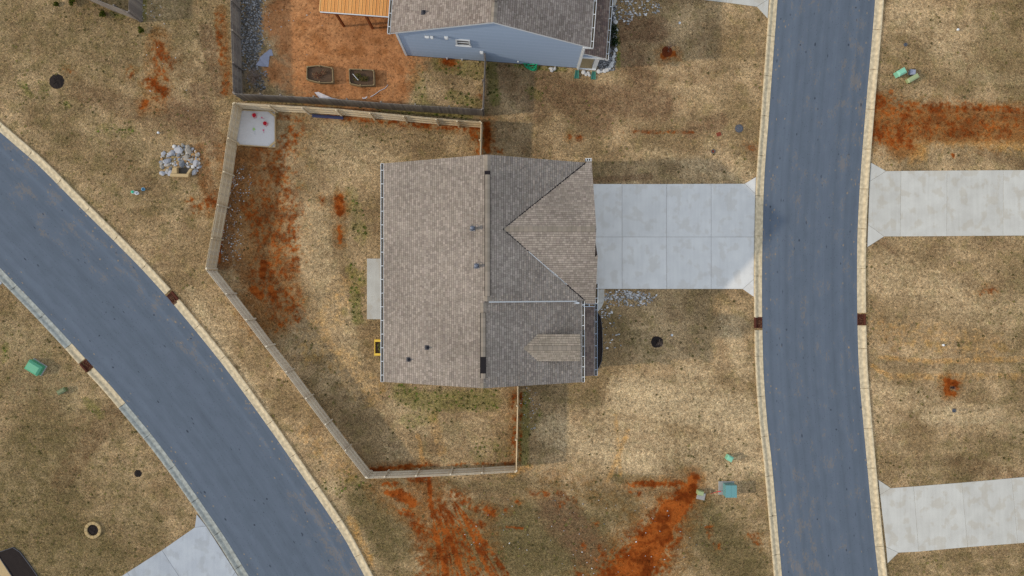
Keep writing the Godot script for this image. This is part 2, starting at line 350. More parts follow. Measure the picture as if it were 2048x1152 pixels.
func straw_texture() -> ImageTexture:
	# short lying blades and the gaps between them, tiling every 11 m
	var n := 1024
	var q := RandomNumberGenerator.new()
	q.seed = 99
	var base := noise(98, 0.09, 3).get_seamless_image(n, n)
	base.convert(Image.FORMAT_L8)
	var b := base.get_data()
	var px := PackedByteArray()
	px.resize(n * n * 3)
	for i in n * n:
		var g := clampi(int(178 + (b[i] - 128) * 0.35 + q.randf_range(-20, 20)), 0, 255)
		px[i * 3] = g
		px[i * 3 + 1] = g
		px[i * 3 + 2] = g
	for i in 52000:
		var x := q.randf() * n
		var y := q.randf() * n
		var a := q.randf() * TAU
		var dx := cos(a)
		var dy := sin(a)
		var dark := q.randf() < 0.3
		var g := q.randf_range(112, 156) if dark else q.randf_range(190, 246)
		var warm := q.randf_range(-0.04, 0.06)
		var wide := 2 if q.randf() < 0.6 else 3
		for k in q.randi_range(5, 11):
			for w in wide:
				var ix := posmod(int(x + dx * k - dy * w), n)
				var iy := posmod(int(y + dy * k + dx * w), n)
				var j := (iy * n + ix) * 3
				px[j] = clampi(int(g * (1.0 + warm)), 0, 255)
				px[j + 1] = int(g)
				px[j + 2] = clampi(int(g * (1.0 - warm)), 0, 255)
	var im := Image.create_from_data(n, n, false, Image.FORMAT_RGB8, px)
	im.generate_mipmaps()
	return ImageTexture.create_from_image(im)
func to_texture(px: PackedByteArray, w: int, h: int, gain := 1.0, strawy := PackedByteArray()) -> ImageTexture:
	# shown tones -> base colours
	var t := PackedByteArray()
	t.resize(256)
	for i in 256: t[i] = clampi(int(round(Color(lut[i] * gain, 0, 0).linear_to_srgb().r * 255.0)), 0, 255)
	var o := PackedByteArray()
	o.resize(px.size())
	if strawy.size():
		# the straw layer darkens what it covers: make up for its mean
		var u := PackedByteArray()
		u.resize(256 * 16)
		for k in 16:
			var g := 1.0 / (1.0 - (k + 0.5) / 16.0 * 0.53)
			for i in 256: u[k * 256 + i] = clampi(int(round(Color(lut[i] * g, 0, 0).linear_to_srgb().r * 255.0)), 0, 255)
		for i in px.size(): o[i] = u[(strawy[i / 3] >> 4) * 256 + px[i]]
	else:
		for i in px.size(): o[i] = t[px[i]]
	var im := Image.create_from_data(w, h, false, Image.FORMAT_RGB8, o)
	im.generate_mipmaps()
	return ImageTexture.create_from_image(im)

# ------------------------------------------------------------------ paths, roads and kerbs
func smooth_path(a: Array, extend_m := 22.0) -> PackedVector2Array:
	var p := plan_poly(a)
	var n := p.size()
	p.insert(0, p[0] + (p[0] - p[1]).normalized() * extend_m)
	p.append(p[n] + (p[n] - p[n - 1]).normalized() * extend_m)
	n = p.size()
	var q := PackedVector2Array()
	for i in n - 1:
		for s in 8:
			q.append(p[i].cubic_interpolate(p[i + 1], p[maxi(i - 1, 0)], p[mini(i + 2, n - 1)], s / 8.0))
	q.append(p[n - 1])
	# even steps of about 0.3 m
	var out := PackedVector2Array([q[0]])
	var left := 0.3
	for i in q.size() - 1:
		var a0 := q[i]
		var d := q[i].distance_to(q[i + 1])
		var run := 0.0
		while d - run > left:
			run += left
			out.append(a0.lerp(q[i + 1], run / d))
			left = 0.3
		left -= d - run
	return out
func resample(p: PackedVector2Array, n: int) -> PackedVector2Array:
	var o := PackedVector2Array()
	for i in n:
		var f := float(i) / (n - 1) * (p.size() - 1)
		var k := mini(int(f), p.size() - 2)
		o.append(p[k].lerp(p[k + 1], f - k))
	return o
func road_texture(seed_: int, stains: Array) -> ImageTexture:
	var w := 384
	var h := 2048
	var streak := noise(seed_, 0.05, 3)
	var speck := bytes(seed_ + 1, 0.5, w, h, 2)
	var blot := bytes(seed_ + 2, 0.02, w, h, 4)
	var grit := bytes(seed_ + 3, 0.14, w, h, 2)
	var px := PackedByteArray()
	px.resize(w * h * 3)
	var lines := PackedFloat32Array()
	for x in w: lines.append(streak.get_noise_2d(x * 0.4, 0) * 0.8 + streak.get_noise_2d(x * 1.5, 300) * 0.3)
	for y in h:
		for x in w:
			var i := y * w + x
			var b := blot[i] / 255.0
			var t := 1.0 + lines[clampi(x + int((b - 0.5) * 10.0), 0, w - 1)] * 0.09 + (b - 0.5) * 0.07 + (speck[i] / 255.0 - 0.5) * 0.09
			var c := Vector3(98, 108, 121) * t
			var dirt := 0.0
			for s in stains:
				var d := Vector2((x / float(w) - s[0]) / s[2], (y / float(h) - s[1]) / s[3]).length()
				if d < 1.0: dirt = maxf(dirt, (1.0 - d) * s[4])
			dirt = clampf((dirt * 0.8 + (grit[i] / 255.0 - 0.6) * 1.2 + (b - 0.7) * 2.0), 0, 0.3) if dirt > 0.0 else 0.0
			c = c.lerp(Vector3(150, 126, 104), dirt)
			if speck[i] > 222 and grit[i] > 120: c = c * 0.55
			px[i * 3] = clampi(int(c.x), 0, 255)
			px[i * 3 + 1] = clampi(int(c.y), 0, 255)
			px[i * 3 + 2] = clampi(int(c.z), 0, 255)
	# tar drops, leaf bits along the edges and a wandering hairline crack
	var q := RandomNumberGenerator.new()
	q.seed = seed_
	var dot := func(x: float, y: float, rx: int, ry: int, tone: Vector3, k: float) -> void:
		for dy in range(-ry, ry + 1):
			for dx in range(-rx, rx + 1):
				if dx * dx * ry * ry + dy * dy * rx * rx > rx * rx * ry * ry + 1: continue
				var j := (clampi(int(y) + dy, 0, h - 1) * w + clampi(int(x) + dx, 0, w - 1)) * 3
				for e in 3: px[j + e] = int(lerpf(px[j + e], tone[e], k))
	for i in 120: dot.call(q.randf() * w, q.randf() * h, q.randi_range(1, 3), q.randi_range(1, 3), Vector3(50, 56, 66), q.randf_range(0.3, 0.75))
	for i in 260:
		var side := absf(q.randfn()) * 0.09
		dot.call((side if q.randf() < 0.5 else 1.0 - side) * w, q.randf() * h, q.randi_range(1, 3), q.randi_range(1, 2), Vector3(176, 146, 112), q.randf_range(0.3, 0.7))
	return to_texture(px, w, h)
func road(called: String, left: PackedVector2Array, right: PackedVector2Array, tex: ImageTexture, label: String) -> void:
	var n := 120
	var a := resample(left, n)
	var b := resample(right, n)
	var st := begin()
	for i in n - 1:
		for k in 6:
			var f0 := k / 6.0
			var f1 := (k + 1) / 6.0
			var crown := func(f: float) -> float: return 0.012 + 0.05 * (1.0 - pow(f * 2.0 - 1.0, 2))
			var v := [[i, f0], [i, f1], [i + 1, f1], [i + 1, f0]]
			for j in [0, 1, 2, 0, 2, 3]:
				var e = v[j]
				var p := a[e[0]].lerp(b[e[0]], e[1])
				st.set_uv(Vector2(e[1], float(e[0]) / (n - 1)))
				st.set_smooth_group(1)
				st.add_vertex(Vector3(p.x, crown.call(e[1]), p.y))
	var m := plain(Color.WHITE, 0.85)
	m.albedo_texture = tex
	struct(called, done(st), m, label, "road")
	var poly := a.duplicate()
	for i in n: poly.append(b[n - 1 - i])
	pave(poly)
const KERB := [[0.0, 0.016], [0.02, 0.03], [0.26, 0.022], [0.33, 0.035], [0.42, 0.095], [0.48, 0.122], [0.55, 0.128], [0.59, 0.115], [0.6, 0.02], [0.6, -0.05]]
func kerb(called: String, inner: PackedVector2Array, side: float, gaps: Array, m: Array, pick: Callable, label: String, first := 0.0) -> void:
	# m: materials of the segments; gaps: [from, to] pairs of points where a drain breaks the kerb
	var root := Node3D.new()
	root.name = numbered(called)
	add_child(root)
	tag(root, label, "kerb", "", "structure")
	var step := 0.3
	var total := (inner.size() - 1) * step
	var holes := []
	for gp in gaps:
		var i0 := 0
		var i1 := 0
		for i in inner.size():
			if inner[i].distance_to(gp[0]) < inner[i0].distance_to(gp[0]): i0 = i
			if inner[i].distance_to(gp[1]) < inner[i1].distance_to(gp[1]): i1 = i
		holes.append([minf(i0, i1) * step, maxf(i0, i1) * step])
	var cuts := [0.0]
	var s := first
	while s < total:
		if s > 0.1: cuts.append(s)
		s += 2.93
	cuts.append(total)
	for h in holes:
		var keep := [h[0], h[1]]
		for c in cuts:
			if c < h[0] - 1.0 or c > h[1] + 1.0: keep.append(c)
		keep.sort()
		cuts = keep
	var at := func(d: float) -> Array:
		var f := clampf(d / step, 0, inner.size() - 1.001)
		var k := int(f)
		var p := inner[k].lerp(inner[k + 1], f - k)
		var t := (inner[mini(k + 2, inner.size() - 1)] - inner[maxi(k - 1, 0)]).normalized()
		return [p, Vector2(-t.y, t.x) * side]
	for c in cuts.size() - 1:
		var inside := false
		for h in holes:
			if cuts[c] >= h[0] - 0.01 and cuts[c + 1] <= h[1] + 0.01: inside = true
		if inside: continue
		var n := maxi(1, int((cuts[c + 1] - cuts[c]) / 0.5))
		var st := begin()
		var d0: float = cuts[c] + 0.012
		var d1: float = cuts[c + 1] - 0.012
		var edge := PackedVector2Array()
		var back := PackedVector2Array()
		for i in n + 1:
			var e = at.call(lerpf(d0, d1, float(i) / n))
			edge.append(e[0]); back.append(e[0] + e[1] * 0.6)
		for i in n:
			var ea := at.call(lerpf(d0, d1, float(i) / n)) as Array
			var eb := at.call(lerpf(d0, d1, float(i + 1) / n)) as Array
			for k in KERB.size() - 1:
				var c0 = [ea[0] + ea[1] * KERB[k][0], KERB[k][1], KERB[k][0] / 0.6, lerpf(d0, d1, float(i) / n)]
				var c1 = [eb[0] + eb[1] * KERB[k][0], KERB[k][1], KERB[k][0] / 0.6, lerpf(d0, d1, float(i + 1) / n)]
				var c2 = [eb[0] + eb[1] * KERB[k + 1][0], KERB[k + 1][1], KERB[k + 1][0] / 0.6, c1[3]]
				var c3 = [ea[0] + ea[1] * KERB[k + 1][0], KERB[k + 1][1], KERB[k + 1][0] / 0.6, c0[3]]
				for q in [c0, c1, c2, c0, c2, c3]:
					st.set_uv(Vector2(q[2], q[3] / 12.0))
					st.add_vertex(Vector3(q[0].x, q[1], q[0].y))
		for end in [0, n]:
			var e := at.call(lerpf(d0, d1, float(end) / n)) as Array
			for k in range(1, KERB.size() - 2):
				var p := [e[0] + e[1] * KERB[0][0], e[0] + e[1] * KERB[k][0], e[0] + e[1] * KERB[k + 1][0]]
				tri(st, Vector3(p[0].x, -0.05, p[0].y), Vector3(p[1].x, KERB[k][1], p[1].y), Vector3(p[2].x, KERB[k + 1][1], p[2].y))
		part("kerb_segment", done(st), m[pick.call((edge[0] + edge[n]) / 2.0)], root)
		var poly := edge.duplicate()
		for i in n + 1: poly.append(back[n - i])
		pave(poly)
func kerb_texture(seed_: int, top: Vector3, gutter: Vector3) -> ImageTexture:
	# u runs from the road edge to the back; the water line of the gutter carries a silt stain
	var w := 64
	var h := 1024
	var a := bytes(seed_, 0.03, w, h, 3)
	var b := bytes(seed_ + 1, 0.35, w, h, 2)
	var wob := noise(seed_ + 2, 0.012, 2)
	var px := PackedByteArray()
	px.resize(w * h * 3)
	for y in h:
		var mid := 0.42 + wob.get_noise_1d(y) * 0.22
		var wide := wob.get_noise_1d(y + 4000) * 0.2 - 0.03
		for x in w:
			var i := y * w + x
			var t := 0.92 + (a[i] / 255.0 - 0.5) * 0.22 + (b[i] / 255.0 - 0.5) * 0.16
			var k := clampf(1.0 - absf(x / 64.0 - mid) / wide + (b[i] / 255.0 - 0.5) * 0.9, 0, 1) * 0.6 if wide > 0.02 else 0.0
			var c := top.lerp(gutter, k) * t
			px[i * 3] = clampi(int(c.x), 0, 255)
			px[i * 3 + 1] = clampi(int(c.y), 0, 255)
			px[i * 3 + 2] = clampi(int(c.z), 0, 255)
	return to_texture(px, w, h)
func drain(u0: float, v0: float, u1: float, v1: float, toward: Vector2, label: String) -> void:
	# a rusty cast grate set into the gutter, with the curb-opening casting behind it
	var a := flat(u0, v0)
	var b := flat(u1, v1)
	var d := (b - a).normalized()
	var turn := atan2(-d.z, d.x)
	var root := thing("storm_drain", label, "storm drain", (a + b) / 2.0, turn)
	var back := 1.0 if Basis(Vector3.UP, turn) * Vector3(0, 0, 1) * 1.0 != Vector3.ZERO and (Basis(Vector3.UP, turn) * Vector3(0, 0, 1)).dot(Vector3(toward.x, 0, toward.y)) > 0 else -1.0
	var l := a.distance_to(b)
	part("pit_shade", box_mesh(Vector3(l - 0.06, 0.03, 0.36)), M.black, root, Vector3(0, -0.002, 0.22 * back))  # flat black plate stands in for the darkness of the pit
	part("frame", box_mesh(Vector3(l, 0.05, 0.05), 0.008), M.rust, root, Vector3(0, 0.022, 0.028 * back))
	part("frame", box_mesh(Vector3(l, 0.05, 0.05), 0.008), M.rust, root, Vector3(0, 0.022, 0.42 * back))
	for s in [-1, 1]: part("frame", box_mesh(Vector3(0.05, 0.05, 0.342), 0.008), M.rust, root, Vector3(s * (l / 2 - 0.025), 0.022, 0.224 * back))
	for i in 8: part("bar", box_mesh(Vector3(0.035, 0.04, 0.342), 0.006), M.rust, root, Vector3((i - 3.5) * (l - 0.1) / 8.0, 0.024, 0.224 * back))
	for i in 3: part("cross_bar", box_mesh(Vector3(l - 0.1, 0.028, 0.03)), M.rust, root, Vector3(0, 0.018, (0.13 + i * 0.095) * back))
	part("hood", box_mesh(Vector3(l, 0.13, 0.14), 0.025), M.rust, root, Vector3(0, 0.062, 0.52 * back))

# ------------------------------------------------------------------ slabs, fences
func slabs(called: String, label: String, m: Array, polys: Array, kind := "driveway") -> void:
	var root := Node3D.new()
	root.name = numbered(called)
	add_child(root)
	tag(root, label, kind, "", "structure")
	for p in polys:
		var poly := plan_poly(p)
		pave(poly)
		var inset := Geometry2D.offset_polygon(poly, -0.007, Geometry2D.JOIN_MITER)
		if inset.size(): part("slab", prism_mesh(inset[0], -0.04, 0.045, 0.008), m[rng.randi() % m.size()], root)
var picket_mesh: Mesh
func fence(label: String, tops: Array, inside: float, kind: String, post_low := 0.0) -> void:
	# tops: where the posts' tops stand on the plan; pickets on the outer face, rails and posts on the inner
	var pts := []
	for t in tops: pts.append(flat(t[0], t[1], 1.8))
	var root := thing("wooden_fence", label, "fence", pts[0])
	var mats: Array = M[kind]
	for i in pts.size():
		var j := mini(i, pts.size() - 2)
		var d: Vector3 = (pts[j + 1] - pts[j]).normalized()
		var nrm := Vector3(-d.z, 0, d.x) * inside
		part("post", box_mesh(Vector3(0.1, 1.82 - post_low, 0.1), 0.01), mats[i % mats.size()], root, pts[i] - pts[0] + nrm * 0.085 + Vector3(0, 0.91 - post_low / 2, 0), atan2(-d.z, d.x))
	for i in pts.size() - 1:
		var a: Vector3 = pts[i]
		var b: Vector3 = pts[i + 1]
		var d := (b - a).normalized()
		var nrm := Vector3(-d.z, 0, d.x) * inside
		var turn := atan2(-d.z, d.x)
		var l := a.distance_to(b)
		for y in [0.3, 0.93, 1.56]:
			part("rail", box_mesh(Vector3(l - 0.02, 0.09, 0.04)), mats[(i + int(y * 7)) % mats.size()], root, (a + b) / 2 - pts[0] + nrm * 0.03 + Vector3(0, y, 0), turn)
		var n := maxi(1, int(round(l / 0.148)))
		for k in n:
			var p := a.lerp(b, (k + 0.5) / n)
			var o := part("picket", picket_mesh, mats[rng.randi() % mats.size()], root, p - pts[0] + Vector3(rng.randf_range(-.003, .003), 0.91 + rng.randf_range(-.012, .008), 0), turn + rng.randf_range(-.02, .02))
			o.scale.x = l / n / 0.148

# ------------------------------------------------------------------ roofs
func roof_plane(parent: Node, poly: PackedVector2Array, c: float, grad: Vector2, m_deck: Material, tones: Array, seed_: int, course := 0.155) -> Node3D:
	# a roof slope over the plan polygon: h = c + grad . p ; courses run across the slope
	var up := grad.normalized()
	var along := Vector2(-up.y, up.x)
	var hgt := func(p: Vector2) -> float: return c + grad.dot(p)
	var st := begin()
	var p := poly
	if not Geometry2D.is_polygon_clockwise(p): p.reverse()
	var n := p.size()
	for i in n:
		var j := (i + 1) % n
		var a := p[i]
		var b := p[j]
		quad(st, Vector3(a.x, hgt.call(a) - 0.2, a.y), Vector3(b.x, hgt.call(b) - 0.2, b.y), Vector3(b.x, hgt.call(b) - 0.012, b.y), Vector3(a.x, hgt.call(a) - 0.012, a.y))
	var t := Geometry2D.triangulate_polygon(p)
	for dy in [-0.2, -0.012]:
		for i in range(0, t.size(), 3):
			tri(st, Vector3(p[t[i]].x, hgt.call(p[t[i]]) + dy, p[t[i]].y), Vector3(p[t[i + 1]].x, hgt.call(p[t[i + 1]]) + dy, p[t[i + 1]].y), Vector3(p[t[i + 2]].x, hgt.call(p[t[i + 2]]) + dy, p[t[i + 2]].y))
	var deck := part("roof_slope", done(st), m_deck, parent)
	st = begin()
	for i in range(0, t.size(), 3):
		tri(st, Vector3(p[t[i]].x, hgt.call(p[t[i]]) - 0.008, p[t[i]].y), Vector3(p[t[i + 1]].x, hgt.call(p[t[i + 1]]) - 0.008, p[t[i + 1]].y), Vector3(p[t[i + 2]].x, hgt.call(p[t[i + 2]]) - 0.008, p[t[i + 2]].y))
	part("underlay", done(st), M.black_matte, deck)
	var r := RandomNumberGenerator.new()
	r.seed = seed_
	var ep := course / sqrt(1.0 + grad.length_squared())
	var lo := Vector2(1e9, 1e9)
	var hi := Vector2(-1e9, -1e9)
	for q in p:
		var e := Vector2(q.dot(along), q.dot(up))
		lo = lo.min(e); hi = hi.max(e)
	st = begin()
	var mott := noise(seed_ + 7, 0.35, 3)
	for row in int((hi.y - lo.y) / ep) + 1:
		var b0 := lo.y + row * ep
		var a0 := lo.x - r.randf() * 0.3
		while a0 < hi.x:
			var w: float = [0.12, 0.15, 0.18, 0.22, 0.27][r.randi() % 5]
			var th := r.randf_range(0.012, 0.02) + (0.012 if r.randf() < 0.4 else 0.0)
			var q := [along * a0 + up * b0, along * (a0 + w - 0.007) + up * b0, along * (a0 + w - 0.007) + up * (b0 + ep - 0.014), along * a0 + up * (b0 + ep - 0.014)]
			var tone: Color = tones[r.randi() % tones.size()]
			var f := r.randf_range(0.9, 1.1) * (1.0 + mott.get_noise_2d(q[0].x * 0.6, q[0].y * 0.6) * 0.16)
			st.set_color(Color(tone.r * f, tone.g * f, tone.b * f))
			var inside := 0
			for e in q:
				if Geometry2D.is_point_in_polygon(e, p): inside += 1
			var v := func(e: Vector2) -> Vector3: return Vector3(e.x, hgt.call(e) + lerpf(th, 0.001, clampf((e.dot(up) - b0) / ep, 0, 1)), e.y)
			if inside == 4:
				quad(st, v.call(q[3]), v.call(q[2]), v.call(q[1]), v.call(q[0]))
				var dn := Vector3(0, -0.022, 0)
				quad(st, v.call(q[0]), v.call(q[1]), v.call(q[1]) + dn, v.call(q[0]) + dn)
				tri(st, v.call(q[0]), v.call(q[0]) + dn, v.call(q[3]))
				tri(st, v.call(q[1]), v.call(q[2]), v.call(q[1]) + dn)
			elif true:
				for piece in Geometry2D.intersect_polygons(PackedVector2Array(q), p):
					var tt := Geometry2D.triangulate_polygon(piece)
					for i in range(0, tt.size(), 3): tri(st, v.call(piece[tt[i]]), v.call(piece[tt[i + 1]]), v.call(piece[tt[i + 2]]))
			a0 += w
	var s := part("shingles", done(st), M.shingle, deck)
	s.set_meta("kind", "stuff")
	return deck
func ridge_caps(parent: Node, a: Vector3, b: Vector3, half: float, drop: float, tones: Array, seed_: int, called := "ridge_cap", step := 0.3) -> void:
	# bent cap shingles laid one over the other along a ridge
	var d := (b - a).normalized()
	var n := int(a.distance_to(b) / step)
	var st := begin()
	for s in [-1.0, 1.0]:
		quad(st, Vector3(0, 0.0, 0), Vector3(step * 1.06, 0.014, 0), Vector3(step * 1.06, 0.014 - drop, s * half), Vector3(0, -drop, s * half))
		quad(st, Vector3(step * 1.06, 0.014, 0), Vector3(step * 1.06, -0.004, 0), Vector3(step * 1.06, -0.004 - drop, s * half), Vector3(step * 1.06, 0.014 - drop, s * half))
		quad(st, Vector3(0, -drop, s * half), Vector3(step * 1.06, 0.014 - drop, s * half), Vector3(step * 1.06, -0.03 - drop, s * half), Vector3(0, -0.03 - drop, s * half))
	var mesh := done(st)
	var r := RandomNumberGenerator.new()
	r.seed = seed_
	var turn := atan2(-d.z, d.x)
	for i in n:
		var o := part(called, mesh, tones[r.randi() % tones.size()], parent, a + d * (step * i), turn)
		o.rotation = Vector3(0, turn, asin(clampf(d.y, -1, 1)))
func gutter(parent: Node, a: Vector3, b: Vector3, out: Vector3, spacing := 0.82, m_key := "white") -> void:
	var d := (b - a).normalized()
	var turn := atan2(-d.z, d.x)
	var l := a.distance_to(b)
	var mid := (a + b) / 2
	var st := begin()
	box(st, mid + out * 0.012 + Vector3(0, -0.1, 0), Vector3(l, 0.2, 0.02), turn)
	box(st, mid + out * 0.09 + Vector3(0, -0.206, 0), Vector3(l, 0.012, 0.132), turn)
	box(st, mid + out * 0.175 + Vector3(0, -0.1, 0), Vector3(l, 0.21, 0.034), turn, 0.01)
	for e in [a, b]: box(st, e + out * 0.09 + Vector3(0, -0.1, 0), Vector3(0.012, 0.2, 0.135), turn)
	var o := part("gutter", done(st), M[m_key], parent)
	part("trough_strip", box_mesh(Vector3(l - 0.03, 0.02, 0.125)), M.trough_brown, o, mid + out * 0.09 + Vector3(0, -0.186, 0), turn)  # brown strip along the trough floor, darker than the metal
	var n := int(l / spacing)
	for i in n: part("strap", box_mesh(Vector3(0.038, 0.012, 0.15)), M[m_key], o, a.lerp(b, (i + 0.5) / n) + out * 0.094 + Vector3(0, -0.01, 0), turn)

# ------------------------------------------------------------------ the two houses
func pp(a: Array) -> PackedVector2Array:
	var p := PackedVector2Array()
	for i in range(0, a.size(), 2): p.append(Vector2(a[i], a[i + 1]))
	return p
func boards(parent: Node, at: Vector3, turn: float, width: float, base: float, eave_l: float, eave_r: float, peak_x: float, peak_h: float, m: Array, step := 0.19) -> void:
	# lap siding on a gable wall in its own x-y plane, facing local +z
	var holder := Node3D.new()
	holder.name = "wall"
	parent.add_child(holder, true)
	holder.position = at
	holder.rotation.y = turn
	var xl := func(y: float) -> float: return 0.0 if y <= eave_l else peak_x * (y - eave_l) / (peak_h - eave_l)
	var xr := func(y: float) -> float: return width if y <= eave_r else width - (width - peak_x) * (y - eave_r) / (peak_h - eave_r)
	var y := base
	var i := 0
	while y < peak_h - 0.02:
		var y1 := minf(y + step, peak_h)
		var a := Vector3(xl.call(y), y, 0.03)
		var b := Vector3(xr.call(y), y, 0.03)
		var c := Vector3(xr.call(y1), y1, 0.006)
		var d := Vector3(xl.call(y1), y1, 0.006)
		var st := begin()
		quad(st, a, d, c, b)
		quad(st, a, b, b - Vector3(0, 0, 0.03), a - Vector3(0, 0, 0.03))
		quad(st, Vector3(a.x, a.y, 0), Vector3(d.x, d.y, 0), Vector3(c.x, c.y, 0), Vector3(b.x, b.y, 0))
		part("siding_board", done(st), m[i % m.size()], holder)
		y = y1
		i += 1
func window(parent: Node, c: Vector3, w: float, h: float) -> void:
	# faces local +z
	var f := Node3D.new()
	f.name = "window"
	parent.add_child(f, true)
	f.position = c
	for s in [-1, 1]:
		part("frame", box_mesh(Vector3(0.09, h, 0.08)), M.white, f, Vector3(s * (w / 2 - 0.045), 0, 0.04))
		part("frame", box_mesh(Vector3(w - 0.18, 0.09, 0.08)), M.white, f, Vector3(0, s * (h / 2 - 0.045), 0.04))
	part("sash_bar", box_mesh(Vector3(w - 0.18, 0.06, 0.06)), M.white, f, Vector3(0, 0.02, 0.035))
	part("sill", box_mesh(Vector3(w + 0.12, 0.05, 0.12), 0.01), M.white, f, Vector3(0, -h / 2 - 0.03, 0.06))
	for s in [-1, 1]: part("pane", box_mesh(Vector3(w - 0.16, h / 2 - 0.1, 0.02)), M.glass, f, Vector3(0, s * (h / 4), 0.02))
func pipe_vent(parent: Node, at: Vector3, capped: bool) -> void:
	var v := Node3D.new()
	v.name = "vent_pipe"
	parent.add_child(v, true)
	v.position = at
	if capped:
		part("flashing", box_mesh(Vector3(0.34, 0.02, 0.34), 0.004), M.lead, v, Vector3(0, 0.03, 0)).rotation.z = atan(0.429)
		part("flue", lathe_mesh(pp([0.085, -0.05, 0.085, 0.5]), 16), M.zinc, v)
		part("storm_collar", lathe_mesh(pp([0.16, 0.06, 0.09, 0.16]), 16), M.zinc, v)
		part("rain_cap", lathe_mesh(pp([0.0, 0.62, 0.07, 0.6, 0.14, 0.55, 0.14, 0.52, 0.0, 0.54]), 9), M.zinc, v)
		for i in 3:
			var st := begin()
			var a := TAU * i / 3.0 + 0.5
			tube(st, PackedVector3Array([Vector3(cos(a) * 0.09, 0.4, sin(a) * 0.09), Vector3(cos(a) * 0.24, 0.24, sin(a) * 0.24)]), 0.018, 5)
			part("bracket", done(st), M.zinc, v)
	else:
		part("boot", lathe_mesh(pp([0.16, 0.0, 0.14, 0.05, 0.08, 0.12, 0.055, 0.2]), 16), M.rubber, v)
		part("flashing", box_mesh(Vector3(0.3, 0.015, 0.3), 0.004), M.rubber, v, Vector3(-0.05, 0.02, 0)).rotation.z = atan(0.429)
		part("pipe", lathe_mesh(pp([0.04, 0.0, 0.04, 0.3, 0.03, 0.3, 0.03, 0.1]), 14), M.rubber, v)

